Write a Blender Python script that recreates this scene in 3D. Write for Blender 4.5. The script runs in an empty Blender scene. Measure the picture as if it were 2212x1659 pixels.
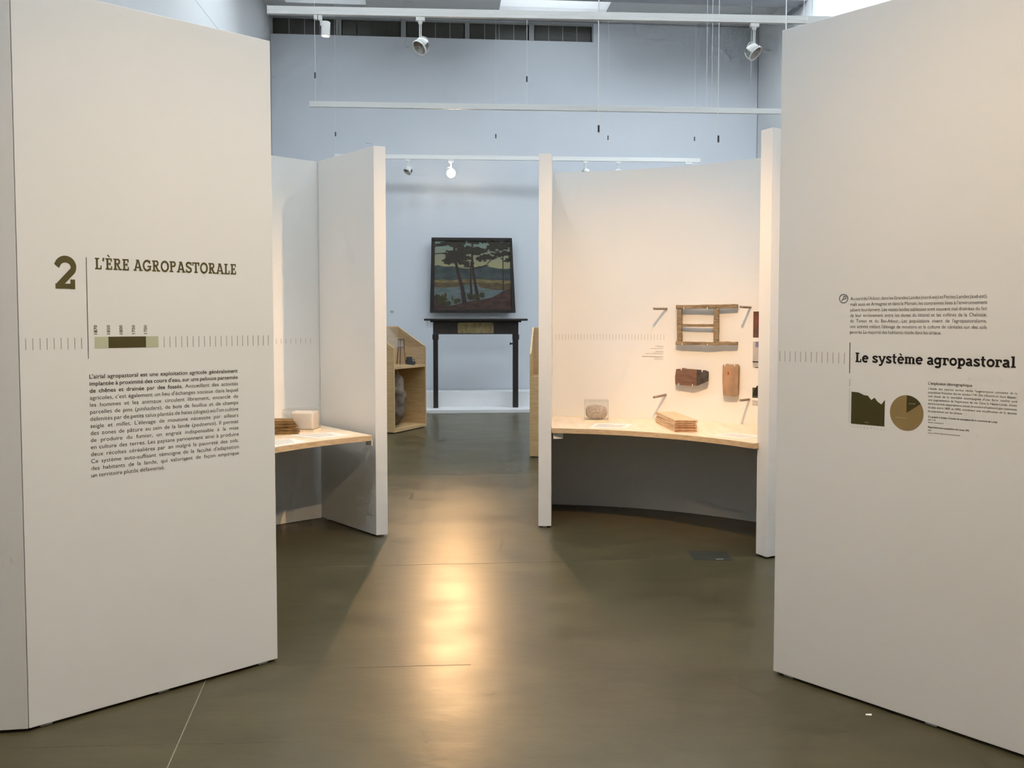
import bpy, math, random
from mathutils import Vector, Matrix
rnd = random.Random(7)
scene = bpy.context.scene
COL = scene.collection
PI = math.pi

# ------------------------------------------------------------------ camera
cam_d = bpy.data.cameras.new('camera'); cam = bpy.data.objects.new('camera', cam_d); COL.objects.link(cam)
cam.location = (0, 0, 1.5)
cam.rotation_euler = (PI/2 - math.atan(.0437), 0, 0)
cam_d.sensor_width = 36; cam_d.lens = 1790/2212*36
cam_d.shift_y = -56.5/2212
cam_d.clip_end = 100
scene.camera = cam

# ------------------------------------------------------------------ colour management, world
vs = scene.view_settings
scene.display_settings.display_device = 'sRGB'
vs.view_transform = 'Standard'; vs.look = 'None'; vs.gamma = 1; vs.use_curve_mapping = False
vs.exposure = 0.15
w = bpy.data.worlds.new('world'); scene.world = w; w.use_nodes = True
w.node_tree.nodes['Background'].inputs[0].default_value = (.62, .78, 1, 1)
w.node_tree.nodes['Background'].inputs[1].default_value = 1.0

cy_ = scene.cycles
cy_.max_bounces = 5; cy_.diffuse_bounces = 4; cy_.glossy_bounces = 3; cy_.transmission_bounces = 3; cy_.transparent_max_bounces = 10
cy_.caustics_reflective = False; cy_.caustics_refractive = False
cy_.use_adaptive_sampling = True; cy_.adaptive_threshold = .14; cy_.adaptive_min_samples = 14; cy_.use_light_tree = False; cy_.use_denoising = True

# room frame: a along the far wall, b away from the camera (far wall at b = 0)
TH = math.atan(.08); CT, ST = math.cos(TH), math.sin(TH)
A_L, A_R, B_F, CEIL = -4.118, 4.392, -19.0, 6.72
def RM(a, b, z=0.0): return Vector((a*CT - b*ST, 14.6 + a*ST + b*CT, z))

# ------------------------------------------------------------------ lights
def area(name, loc, sx, sy, power, color, rotz=0):
    d = bpy.data.lights.new(name, 'AREA'); d.shape = 'RECTANGLE'; d.size = sx; d.size_y = sy
    d.energy = power; d.color = color
    o = bpy.data.objects.new(name, d); COL.objects.link(o); o.location = loc; o.rotation_euler = (0, 0, rotz)
    return o
def spot(name, loc, target, power, color, angle, blend=.5, radius=.05):
    d = bpy.data.lights.new(name, 'SPOT'); d.energy = power; d.color = color
    d.spot_size = math.radians(angle); d.spot_blend = blend; d.shadow_soft_size = radius
    o = bpy.data.objects.new(name, d); COL.objects.link(o); o.location = loc
    o.rotation_euler = (Vector(target) - Vector(loc)).to_track_quat('-Z', 'Y').to_euler()
    return o
DAY = (.83, .925, 1.0)
WARM = (1.0, .61, .29)
# skylights: (a0, a1, b0, b1, watts per square metre)
SKY = [(-3.75, -2.45, -1.45, -.5, 4.0), (-.25, 1.55, -1.45, -.4, 6.0)]
for b0, pw in ((-4.6, 34), (-8.0, 10), (-11.4, 16), (-13.2, 36)):
    for a0 in (-3.3, -.65, 2.2):
        SKY.append((a0, a0 + 1.6, b0, b0 + 1.5, pw) if (a0 < 2 or b0 != -4.6) else (2.4, 4.2, -4.9, -2.5, pw))
for (a0, a1, b0, b1, pw) in SKY:
    area('skylight_daylight', RM((a0+a1)/2, (b0+b1)/2, CEIL + .44), a1-a0-.06, b1-b0-.06, pw*(a1-a0)*(b1-b0), DAY, TH)
# tungsten track spots of the row that hangs just above the frame
spot('track_spot_light', (.61, 3.1, 4.15), (.92, 6.55, .92), 370, WARM, 46, 1, .02)
spot('track_spot_light', (.63, 3.12, 4.15), (1.56, 6.22, .62), 310, WARM, 30, 1, .02)  # second spot added at the same point to brighten the alcove's right part
spot('track_spot_light', (2.03, 4.2, 4.15), (-1.82, 5.95, .95), 540, WARM, 33, 1, .03)
spot('track_spot_light', (1.2, .9, 4.15), (-1.3, 3.3, .85), 330, (1, .74, .45), 58, 1, .06)
spot('track_spot_light', (.2, .7, 4.15), (1.9, 3.0, .75), 250, (1, .68, .36), 58, 1, .06)

# ------------------------------------------------------------------ materials
MAT = {}
def mat(name, color, rough=.6, metal=0.0, spec=.5, noise=None, bump=0, bump_scale=60, emit=None, rough_var=0):
    """noise = (scale, second colour, stretch (x,y,z), detail)"""
    m = bpy.data.materials.new(name); m.use_nodes = True
    nt = m.node_tree; b = nt.nodes['Principled BSDF']
    b.inputs['Base Color'].default_value = (*color, 1); b.inputs['Roughness'].default_value = rough
    b.inputs['Metallic'].default_value = metal; b.inputs['Specular IOR Level'].default_value = spec
    tc = None
    if noise or bump:
        tc = nt.nodes.new('ShaderNodeTexCoord')
    if noise:
        sc, c2, st, det = noise
        mp = nt.nodes.new('ShaderNodeMapping'); mp.inputs['Scale'].default_value = st
        nz = nt.nodes.new('ShaderNodeTexNoise'); nz.inputs['Scale'].default_value = sc; nz.inputs['Detail'].default_value = det
        cr = nt.nodes.new('ShaderNodeValToRGB')
        cr.color_ramp.elements[0].position = .34; cr.color_ramp.elements[1].position = .68
        cr.color_ramp.elements[0].color = (*color, 1); cr.color_ramp.elements[1].color = (*c2, 1)
        nt.links.new(tc.outputs['Object'], mp.inputs['Vector']); nt.links.new(mp.outputs['Vector'], nz.inputs['Vector'])
        nt.links.new(nz.outputs['Fac'], cr.inputs['Fac']); nt.links.new(cr.outputs['Color'], b.inputs['Base Color'])
        if rough_var:
            mr = nt.nodes.new('ShaderNodeMapRange'); mr.inputs['To Min'].default_value = rough-rough_var; mr.inputs['To Max'].default_value = rough+rough_var
            nt.links.new(nz.outputs['Fac'], mr.inputs['Value']); nt.links.new(mr.outputs['Result'], b.inputs['Roughness'])
    if bump:
        nb = nt.nodes.new('ShaderNodeTexNoise'); nb.inputs['Scale'].default_value = bump_scale; nb.inputs['Detail'].default_value = 3
        bp = nt.nodes.new('ShaderNodeBump'); bp.inputs['Strength'].default_value = bump; bp.inputs['Distance'].default_value = .01
        nt.links.new(tc.outputs['Object'], nb.inputs['Vector']); nt.links.new(nb.outputs['Fac'], bp.inputs['Height'])
        nt.links.new(bp.outputs['Normal'], b.inputs['Normal'])
    if emit:
        b.inputs['Emission Color'].default_value = (*emit[0], 1); b.inputs['Emission Strength'].default_value = emit[1]
    MAT[name] = m; return m
def S(r, g, b):
    f = lambda c: ((c/255+.055)/1.055)**2.4 if c > 10.3 else c/255/12.92
    return (f(r), f(g), f(b))
mat('wall_paint', (.74, .75, .76), .7, spec=.3)
mat('far_wall_daylight_tint', (.715, .75, .80), .7, spec=.3)  # wall paint with the cool daylight's blue put into its colour
mat('panel_paint', (.78, .77, .74), .6, spec=.3, noise=(1.2, (.80, .79, .77), (1, 1, 1), 1))
mat('ceiling_paint', (.70, .70, .70), .75, spec=.3)
mat('beam_grey', (.40, .40, .43), .6)
mat('white_metal', (.90, .90, .88), .35, spec=.5)
mat('grey_metal', (.45, .45, .44), .35, metal=.8)
mat('steel_wire', (.80, .81, .83), .4)
mat('dark_clip', (.05, .05, .055), .5)
mat('window_glass', (.085, .085, .075), .25, spec=.5)
mat('window_frame', (.42, .43, .42), .5)
mat('olive_vinyl', S(92, 84, 50), .6, spec=.2)
mat('olive_dark', S(82, 74, 44), .6, spec=.2)
mat('sage_vinyl', S(190, 190, 160), .6, spec=.2)
mat('ink_brown', S(62, 52, 40), .6, spec=.2)
mat('ink_black', S(34, 28, 26), .6, spec=.2)
mat('ink_grey', S(110, 102, 88), .6, spec=.2)
mat('ink_pale', S(150, 138, 122), .6, spec=.2)
mat('chart_dark', S(72, 66, 34), .6, spec=.2)
mat('chart_tan', S(148, 126, 84), .6, spec=.2)
mat('plywood', S(222, 190, 140), .5, noise=(5, S(206, 170, 120), (1, 1, 9), 4), bump=.02)
mat('plywood_edge', S(212, 186, 150), .55, noise=(18, S(190, 160, 122), (1, 1, 6), 3))
mat('shelf_top', S(242, 224, 198), .38, noise=(3, S(232, 210, 178), (6, 1, 1), 4))
mat('old_wood', S(156, 136, 108), .8, noise=(16, S(112, 94, 72), (1, 1, 5), 6), bump=.25, bump_scale=45)
mat('dark_board', S(128, 98, 80), .85, noise=(11, S(98, 72, 58), (1, 1, 4), 6), bump=.35, bump_scale=60)
mat('charred', S(80, 76, 70), .9, noise=(20, S(54, 50, 46), (1, 1, 1), 5), bump=.4, bump_scale=60)
mat('plank_wood', S(176, 142, 112), .75, noise=(9, S(128, 106, 86), (1, 1, .7), 5), bump=.15, bump_scale=40)
mat('pale_pine', S(230, 200, 166), .65, noise=(9, S(214, 180, 142), (1, 6, 1), 5), bump=.15, bump_scale=50)
mat('pine_end', S(200, 162, 126), .75, noise=(24, S(160, 122, 92), (1, 1, 5), 4), bump=.3, bump_scale=80)
mat('weathered_bark', S(150, 118, 72), .9, noise=(14, S(98, 72, 42), (1, 7, 1), 5), bump=.4, bump_scale=60)
mat('peg_wood', S(156, 140, 124), .6, noise=(20, S(136, 120, 106), (1, 1, 1), 3))
mat('stone', S(206, 190, 174), .95, noise=(60, S(170, 152, 136), (1, 1, 1), 6), bump=.6, bump_scale=140)
mat('white_block', S(238, 226, 212), .8, bump=.1, bump_scale=60)
mat('paper', S(244, 240, 232), .45)
mat('paper_ink', S(170, 165, 158), .7)
mat('black_iron', S(34, 30, 27), .55, spec=.4, bump=.2, bump_scale=60)
mat('black_wood', S(42, 36, 31), .5, noise=(8, S(28, 24, 21), (1, 1, .3), 5), bump=.15, bump_scale=30)
mat('insert_tan', S(148, 130, 88), .7, noise=(22, S(118, 102, 68), (1, 1, .5), 6))
mat('plinth_white', (.80, .80, .80), .5)
mat('fleece', S(150, 134, 116), .95, noise=(7, S(76, 64, 54), (1, 1, 1), 6), bump=.8, bump_scale=30)
mat('hatch_lid', S(64, 64, 56), .45, noise=(40, S(54, 54, 48), (1, 1, 1), 3))
mat('hatch_frame', S(92, 92, 80), .4, metal=.3)
mat('reflector', (.58, .55, .50), .3, metal=.6)
mat('hot_lamp', (1, .9, .7), .4, emit=((1, .82, .55), 60))
mat('warm_lamp', (1, .95, .85), .4, emit=((1, .86, .62), 3.5))
mat('photo_red', S(84, 66, 50), .4, noise=(30, S(128, 66, 56), (1, 1, 1), 5))
mat('photo_grey', S(190, 186, 184), .4, noise=(8, S(172, 168, 168), (1, 1, 1), 3))
mat('photo_violet', S(120, 116, 150), .4)
mat('photo_green', S(88, 92, 66), .4, noise=(25, S(60, 66, 44), (1, 1, 1), 4))
mat('photo_dark', S(34, 32, 30), .4)
mat('tag_grey', S(176, 176, 172), .5)
# painted canvas colours
mat('art_frame', S(48, 40, 36), .5, noise=(20, S(34, 28, 26), (1, 1, 1), 3))
mat('art_hill', S(76, 84, 84), .6, noise=(6, S(56, 64, 64), (1, 1, 2), 4))
mat('art_bank', S(140, 126, 82), .6, noise=(6, S(92, 76, 52), (1, 1, 5), 4))
mat('art_reed', S(104, 90, 58), .6, noise=(8, S(72, 58, 42), (1, 1, 6), 4))
mat('art_water', S(112, 122, 122), .6, noise=(5, S(84, 98, 96), (1, 1, 4), 4))
mat('art_ground', S(82, 60, 50), .6, noise=(7, S(56, 40, 34), (1, 1, 2), 5))
mat('art_tree', S(46, 42, 33), .6, noise=(14, S(62, 56, 42), (1, 1, 1), 4))
mat('art_trunk', S(46, 36, 32), .6, noise=(12, S(66, 50, 44), (1, 1, .4), 4))
mat('art_shrub', S(70, 66, 36), .6, noise=(12, S(44, 44, 30), (1, 1, 1), 4))
def art_sky():
    m = mat('art_sky', S(150, 160, 140), .6); nt = m.node_tree; b = nt.nodes['Principled BSDF']
    tc = nt.nodes.new('ShaderNodeTexCoord'); nz = nt.nodes.new('ShaderNodeTexNoise'); nz.inputs['Scale'].default_value = 3
    nz.inputs['Detail'].default_value = 4
    sp = nt.nodes.new('ShaderNodeSeparateXYZ'); ad = nt.nodes.new('ShaderNodeMath'); ad.operation = 'MULTIPLY_ADD'
    ad.inputs[1].default_value = .35
    cr = nt.nodes.new('ShaderNodeValToRGB'); e = cr.color_ramp.elements
    e[0].position = .35; e[0].color = (*S(158, 152, 112), 1); e[1].position = 1; e[1].color = (*S(128, 144, 134), 1)
    k = cr.color_ramp.elements.new(.72); k.color = (*S(146, 148, 126), 1)
    nt.links.new(tc.outputs['Generated'], sp.inputs[0]); nt.links.new(tc.outputs['Generated'], nz.inputs['Vector'])
    nt.links.new(nz.outputs['Fac'], ad.inputs[0]); nt.links.new(sp.outputs['Z'], ad.inputs[2])
    nt.links.new(ad.outputs[0], cr.inputs[0]); nt.links.new(cr.outputs[0], b.inputs['Base Color'])
art_sky()
def acrylic(name, tint, alpha_mix):
    m = bpy.data.materials.new(name); m.use_nodes = True; nt = m.node_tree; nt.nodes.clear()
    out = nt.nodes.new('ShaderNodeOutputMaterial'); mx = nt.nodes.new('ShaderNodeMixShader')
    tr = nt.nodes.new('ShaderNodeBsdfTransparent'); tr.inputs[0].default_value = (*tint, 1)
    gl = nt.nodes.new('ShaderNodeBsdfGlossy'); gl.inputs['Roughness'].default_value = .06
    lw = nt.nodes.new('ShaderNodeLayerWeight'); pw = nt.nodes.new('ShaderNodeMath'); pw.operation = 'POWER'; pw.inputs[1].default_value = 4
    fr = nt.nodes.new('ShaderNodeMath'); fr.operation = 'MULTIPLY_ADD'; fr.inputs[1].default_value = .6; fr.inputs[2].default_value = .04
    nt.links.new(lw.outputs['Facing'], pw.inputs[0]); nt.links.new(pw.outputs[0], fr.inputs[0])
    df = nt.nodes.new('ShaderNodeBsdfDiffuse'); m2 = nt.nodes.new('ShaderNodeMixShader'); m2.inputs[0].default_value = alpha_mix
    nt.links.new(fr.outputs[0], mx.inputs[0]); nt.links.new(tr.outputs[0], mx.inputs[1]); nt.links.new(gl.outputs[0], mx.inputs[2])
    nt.links.new(mx.outputs[0], m2.inputs[1]); nt.links.new(df.outputs[0], m2.inputs[2]); nt.links.new(m2.outputs[0], out.inputs[0])
    MAT[name] = m
acrylic('acrylic', (.985, .985, .98), .03)
acrylic('case_glass', (.985, .99, .985), .01)
def concrete():
    m = bpy.data.materials.new('concrete'); m.use_nodes = True; nt = m.node_tree; b = nt.nodes['Principled BSDF']
    L = nt.links.new; N = nt.nodes.new
    tc = N('ShaderNodeTexCoord')
    def noise(scale, detail, rough=.55, st=(1, 1, 1)):
        mp = N('ShaderNodeMapping'); mp.inputs['Scale'].default_value = st
        n = N('ShaderNodeTexNoise'); n.inputs['Scale'].default_value = scale; n.inputs['Detail'].default_value = detail; n.inputs['Roughness'].default_value = rough
        L(tc.outputs['Object'], mp.inputs[0]); L(mp.outputs[0], n.inputs['Vector']); return n
    n1 = noise(.55, 4); n2 = noise(2.4, 7, .6, (.7, 1.3, 1)); n3 = noise(11, 6, .65, (.5, 1.2, 1))
    r1 = N('ShaderNodeValToRGB'); e = r1.color_ramp.elements
    e[0].position = .25; e[0].color = (*S(74, 68, 47), 1); e[1].position = .75; e[1].color = (*S(96, 87, 61), 1)
    L(n1.outputs['Fac'], r1.inputs[0])
    r2 = N('ShaderNodeValToRGB'); e = r2.color_ramp.elements
    e[0].position = .25; e[0].color = (.68, .68, .69, 1); e[1].position = .75; e[1].color = (1.14, 1.14, 1.13, 1)
    L(n2.outputs['Fac'], r2.inputs[0])
    mx = N('ShaderNodeMix'); mx.data_type = 'RGBA'; mx.blend_type = 'MULTIPLY'; mx.inputs[0].default_value = 1
    L(r1.outputs[0], mx.inputs[6]); L(r2.outputs[0], mx.inputs[7]); r3 = N('ShaderNodeValToRGB'); e = r3.color_ramp.elements
    e[0].position = .3; e[0].color = (.88, .88, .88, 1); e[1].position = .72; e[1].color = (1.08, 1.08, 1.07, 1)
    L(n3.outputs['Fac'], r3.inputs[0])
    m3 = N('ShaderNodeMix'); m3.data_type = 'RGBA'; m3.blend_type = 'MULTIPLY'; m3.inputs[0].default_value = 1
    L(mx.outputs[2], m3.inputs[6]); L(r3.outputs[0], m3.inputs[7]); L(m3.outputs[2], b.inputs['Base Color'])
    mr = N('ShaderNodeMapRange'); mr.inputs['From Min'].default_value = .3; mr.inputs['From Max'].default_value = .7
    mr.inputs['To Min'].default_value = .28; mr.inputs['To Max'].default_value = .37
    L(n2.outputs['Fac'], mr.inputs[0]); L(mr.outputs[0], b.inputs['Roughness'])
    bp = N('ShaderNodeBump'); bp.inputs['Strength'].default_value = .10; bp.inputs['Distance'].default_value = .01
    L(n3.outputs['Fac'], bp.inputs['Height']); L(bp.outputs[0], b.inputs['Normal'])
    b.inputs['Specular IOR Level'].default_value = .42
    MAT['concrete'] = m
concrete()

# ------------------------------------------------------------------ mesh helpers
class MB:
    def __init__(s): s.v = []; s.f = []; s.m = []
    def add(s, vs, fs, mi=0):
        k = len(s.v); s.v += [tuple(p) for p in vs]; s.f += [tuple(i+k for i in f) for f in fs]; s.m += [mi]*len(fs); return s
    def box(s, x0, x1, y0, y1, z0, z1, M=None, mi=0):
        P = [Vector((x, y, z)) for z in (z0, z1) for x, y in ((x0, y0), (x1, y0), (x1, y1), (x0, y1))]
        if M: P = [M @ p for p in P]
        return s.add(P, [(3,2,1,0), (4,5,6,7), (0,1,5,4), (1,2,6,5), (2,3,7,6), (3,0,4,7)], mi)
    def prism(s, poly, z0, z1, mi=0, M=None):
        """poly: counter-clockwise xy outline"""
        n = len(poly); P = [Vector((p[0], p[1], z)) for z in (z0, z1) for p in poly]
        if M: P = [M @ p for p in P]
        return s.add(P, [tuple(range(n-1, -1, -1)), tuple(range(n, 2*n))] + [(i, (i+1) % n, n+(i+1) % n, n+i) for i in range(n)], mi)
    def strip(s, inner, outer, z0, z1, mi=0):
        """curved slab between two equally long plan polylines"""
        n = len(inner); V = []
        for z in (z0, z1):
            V += [(p[0], p[1], z) for p in inner] + [(p[0], p[1], z) for p in outer]
        F = []
        for i in range(n-1):
            F += [(i, i+1, n+i+1, n+i), (2*n+i, 3*n+i, 3*n+i+1, 2*n+i+1), (i, 2*n+i, 2*n+i+1, i+1), (n+i, n+i+1, 3*n+i+1, 3*n+i)]
        F += [(0, n, 3*n, 2*n), (n-1, 3*n-1, 4*n-1, 2*n-1)]
        return s.add(V, F, mi)
    def tube(s, path, r, n=10, mi=0, caps=True):
        path = [Vector(p) for p in path]; k0 = len(s.v); V = []; R = r if isinstance(r, (list, tuple)) else [r]*len(path)
        d = (path[1]-path[0]).normalized(); u = d.orthogonal().normalized()
        for i, p in enumerate(path):
            if i == 0: t = path[1]-path[0]
            elif i == len(path)-1: t = path[-1]-path[-2]
            else: t = path[i+1]-path[i-1]
            t.normalize(); u = (u - t*u.dot(t)).normalized(); q = t.cross(u)
            V += [p + (u*math.cos(a) + q*math.sin(a))*R[i] for a in (2*PI*j/n for j in range(n))]
        F = [(i*n+j, i*n+(j+1) % n, (i+1)*n+(j+1) % n, (i+1)*n+j) for i in range(len(path)-1) for j in range(n)]
        if caps: F += [tuple(range(n-1, -1, -1)), tuple((len(path)-1)*n+j for j in range(n))]
        return s.add(V, F, mi)
    def lathe(s, prof, n=24, M=None, mi=0, a0=0, a1=2*PI):
        """prof: (radius, height) list, about local z"""
        full = abs(a1-a0-2*PI) < 1e-6; cnt = n if full else n+1; V = []
        for r, z in prof:
            for j in range(cnt):
                a = a0+(a1-a0)*j/n; p = Vector((r*math.cos(a), r*math.sin(a), z)); V.append(M @ p if M else p)
        F = []
        for i in range(len(prof)-1):
            for j in range(n):
                j2 = (j+1) % cnt; F.append((i*cnt+j, i*cnt+j2, (i+1)*cnt+j2, (i+1)*cnt+j))
        return s.add(V, F, mi)
    def build(s, name, mats, parent=None, smooth=False, bevel=0, M=None):
        me = bpy.data.meshes.new(name); me.from_pydata(s.v, [], s.f)
        for m in ([mats] if isinstance(mats, str) else mats): me.materials.append(MAT[m])
        if any(s.m): me.polygons.foreach_set('material_index', s.m)
        me.update()
        if smooth:
            me.shade_smooth(); me.set_sharp_from_angle(angle=math.radians(38))
        o = bpy.data.objects.new(name, me); COL.objects.link(o)
        if parent: o.parent = parent
        if M: o.matrix_local = M
        if bevel:
            b = o.modifiers.new('bevel', 'BEVEL'); b.width = bevel; b.segments = 2; b.limit_method = 'ANGLE'
        return o
def tag(o, label=None, cat=None, group=None, kind=None):
    if label: o['label'] = label
    if cat: o['category'] = cat
    if group: o['group'] = group
    if kind: o['kind'] = kind
    return o
def empty(name, loc, rz=0, **k):
    o = bpy.data.objects.new(name, None); COL.objects.link(o); o.location = loc; o.rotation_euler = (0, 0, rz); o.empty_display_size = .1
    return tag(o, **k)
def inst(src, name, parent, M):
    o = bpy.data.objects.new(name, src.data if hasattr(src, 'data') else src); COL.objects.link(o); o.parent = parent; o.matrix_local = M; return o
def copy_tree(o, parent=None):
    c = o.copy(); COL.objects.link(c); c.parent = parent
    for ch in list(o.children): copy_tree(ch, c)
    return c
T = Matrix.Translation
def RZ(a): return Matrix.Rotation(a, 4, 'Z')

# ------------------------------------------------------------------ lettering: words from the built-in font, set by hand
WORDS = {}
def get_words(reqs):
    objs = {}
    for key in reqs:
        word, bold, ital = key
        c = bpy.data.curves.new('word', 'FONT'); c.body = word; c.size = 1; c.resolution_u = 3
        c.offset = .012 if bold else 0.0; c.shear = .2 if ital else 0
        o = bpy.data.objects.new('word', c); COL.objects.link(o); objs[key] = o
    dg = bpy.context.evaluated_depsgraph_get(); dg.update()
    for key, o in objs.items():
        e = o.evaluated_get(dg); me = e.to_mesh()
        V = [(v.co.x, v.co.y) for v in me.vertices]; F = [tuple(p.vertices) for p in me.polygons]
        x0 = min((p[0] for p in V), default=0); x1 = max((p[0] for p in V), default=0)
        WORDS[key] = ([(x-x0, y) for x, y in V], F, x1-x0); e.to_mesh_clear()
    for o in objs.values():
        c = o.data; bpy.data.objects.remove(o); bpy.data.curves.remove(c)
def parse(line):
    """*bold words* and _italic words_ -> list of words, each a list of (text, bold, italic) runs"""
    out = []; bold = ital = False
    for wd in line.split(' '):
        runs = []; cur = ''
        for ch in wd:
            if ch in '*_':
                if cur: runs.append((cur, bold, ital)); cur = ''
                if ch == '*': bold = not bold
                else: ital = not ital
            else: cur += ch
        if cur: runs.append((cur, bold, ital))
        out.append(runs)
    return out
PARA = {}
PARA['intro'] = """*L'airial agropastoral est une exploitation agricole généralement
implantée à proximité des cours d'eau, sur une pelouse parsemée
de chênes et drainée par des fossés.* Accueillant des activités
agricoles, c'est également un lieu d'échanges sociaux dans lequel
les hommes et les animaux circulent librement, encerclé de
parcelles de pins (_pinhadars_), de bois de feuillus et de champs
délimités par de petits talus plantés de haies (_dogas_) où l'on cultive
seigle et millet. L'élevage de moutons nécessite par ailleurs
des zones de pâture au sein de la lande (_padoencs_). Il permet
de produire du fumier, un engrais indispensable à la mise
en culture des terres. Les paysans parviennent ainsi à produire
deux récoltes céréalières par an malgré la pauvreté des sols.
Ce système auto-suffisant témoigne de la faculté d'adaptation
des habitants de la lande, qui valorisent de façon empirique
un territoire plutôt défavorisé.""".split('\n')
PARA['nord'] = """Au nord de l'Adour, dans les Grandes Landes (nord-est) et Petites Landes (sud-est),
mais aussi en Armagnac et dans le Marsan, les contraintes liées à l'environnement
pèsent lourdement. Les vastes landes sableuses sont souvent mal drainées du fait
de leur enclavement entre les dunes du littoral et les collines de la Chalosse,
du Tursan et du Bas-Adour. Les populations vivent de l'agropastoralisme,
une activité mêlant l'élevage de moutons et la culture de céréales sur des sols
pauvres. La majorité des habitants réside dans les airiaux.""".split('\n')
PARA['demo'] = """L'étude des sources écrites révèle l'augmentation constante de la
population française dès les années 1740. Elle s'illustre en deux étapes :
une chute de la mortalité accompagnée d'une forte natalité puis
une augmentation de l'espérance de vie. Dans la Haute-Lande, située
dans le nord du département actuel, le nombre d'habitants par commune
double entre 1800 et 1890, entraînant une modification de la densité
de population sur les airiaux.""".split('\n')
LINES = {'expl': "*L'explosion démographique*", 'c1': '*Du graphe à droite : Courbe de population de la commune de Luxey*', 'c2': '1886 - 1740', 'c3': 'Source : www.insee.fr',
         'd1': '*Répartition de la population de Luxey (40)*', 'd2': '1876', 'd3': 'Source : Archives départementales des Landes',
         'y0': '*1870*', 'y1': '*1850*', 'y2': '*1800*', 'y3': '*1750*', 'y4': '*1700*', 'habitants': 'Habitants', 'annees': 'Années', 'airial': 'Airial', 'bourg': 'Habitants du bourg'}
req = set()
for ls in list(PARA.values()) + [[x] for x in LINES.values()]:
    bold = ital = False
    for runs in parse(' '.join(ls)):
        req |= set(runs)
get_words(req)
def flat_obj(name, V2, F, m, parent, y=-.0006, M=None):
    """flat print from (x, z) outlines on a panel whose front is local y = 0"""
    me = bpy.data.meshes.new(name); me.from_pydata([(p[0], y-(p[2] if len(p) > 2 else 0), p[1]) for p in V2], [], F); me.materials.append(MAT[m]); me.update()
    o = bpy.data.objects.new(name, me); COL.objects.link(o); o.parent = parent
    if M: o.matrix_local = M
    return o
def para(lines, x0, width, z_first, pitch, size, last_width=None, yoff=0):
    """justified paragraph -> list of (V, F, bold)"""
    allw = parse(' '.join(lines)); idx = 0; rows = []
    for ln in lines:
        n = len(ln.split(' ')); rows.append(allw[idx:idx+n]); idx += n
    wid = lambda wd: sum(WORDS[r][2] for r in wd) + .03*(len(wd)-1)
    nat = [sum(wid(x) for x in r) for r in rows]
    sx = size
    fit = max(n*size + .23*size*(len(r)-1) for n, r in zip(nat, rows))
    if fit > width: sx = size*width/fit
    out = {False: ([], []), True: ([], [])}
    for i, r in enumerate(rows):
        gap = (width - nat[i]*sx)/max(1, len(r)-1)
        if i == len(rows)-1 and last_width: gap = (last_width - nat[i]*sx)/max(1, len(r)-1)
        x = x0; z = z_first - i*pitch
        for wd in r:
            gap = max(gap, .2*sx)
            for run in wd:
                V, F, wl = WORDS[run]; VV, FF = out[run[1]]; k = len(VV)
                VV += [(x+px*sx, z+py*size) for px, py in V]; FF += [tuple(a+k for a in f) for f in F]
                x += (wl+.03)*sx
            x += gap - .03*sx
    return out
def line_text(key, x0, z, size, width=None):
    wds = parse(LINES[key]); out = ([], []); nat = sum(WORDS[r][2] for wd in wds for r in wd) + .28*(len(wds)-1)
    sx = size if not width else width/nat; x = x0
    for wd in wds:
        for run in wd:
            V, F, wl = WORDS[run]; k = len(out[0])
            out[0].extend((x+px*sx, z+py*size) for px, py in V); out[1].extend(tuple(a+k for a in f) for f in F); x += wl*sx
        x += .28*sx
    return out

# slab-serif display letters drawn from strokes
def arc(cx, cy, rx, ry, a0, a1, n=14):
    return [(cx+rx*math.cos(math.radians(a0+(a1-a0)*i/n)), cy+ry*math.sin(math.radians(a0+(a1-a0)*i/n))) for i in range(n+1)]
def stroke(pts, w, V, F):
    pts = [p for i, p in enumerate(pts) if i == 0 or math.hypot(p[0]-pts[i-1][0], p[1]-pts[i-1][1]) > 1e-6]
    n = len(pts); k = len(V)
    for i, p in enumerate(pts):
        def nrm(a, b):
            dx, dy = b[0]-a[0], b[1]-a[1]; l = math.hypot(dx, dy) or 1; return (-dy/l, dx/l)
        if i == 0: nx, ny = nrm(pts[0], pts[1]); sc = 1
        elif i == n-1: nx, ny = nrm(pts[-2], pts[-1]); sc = 1
        else:
            a = nrm(pts[i-1], p); b = nrm(p, pts[i+1]); nx, ny = a[0]+b[0], a[1]+b[1]; l = math.hypot(nx, ny) or 1; nx /= l; ny /= l
            sc = 1/max(.5, nx*a[0]+ny*a[1])
        V.append((p[0]+nx*w/2*sc, p[1]+ny*w/2*sc)); V.append((p[0]-nx*w/2*sc, p[1]-ny*w/2*sc))
    for i in range(n-1): F.append((k+2*i, k+2*i+1, k+2*i+3, k+2*i+2))
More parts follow.
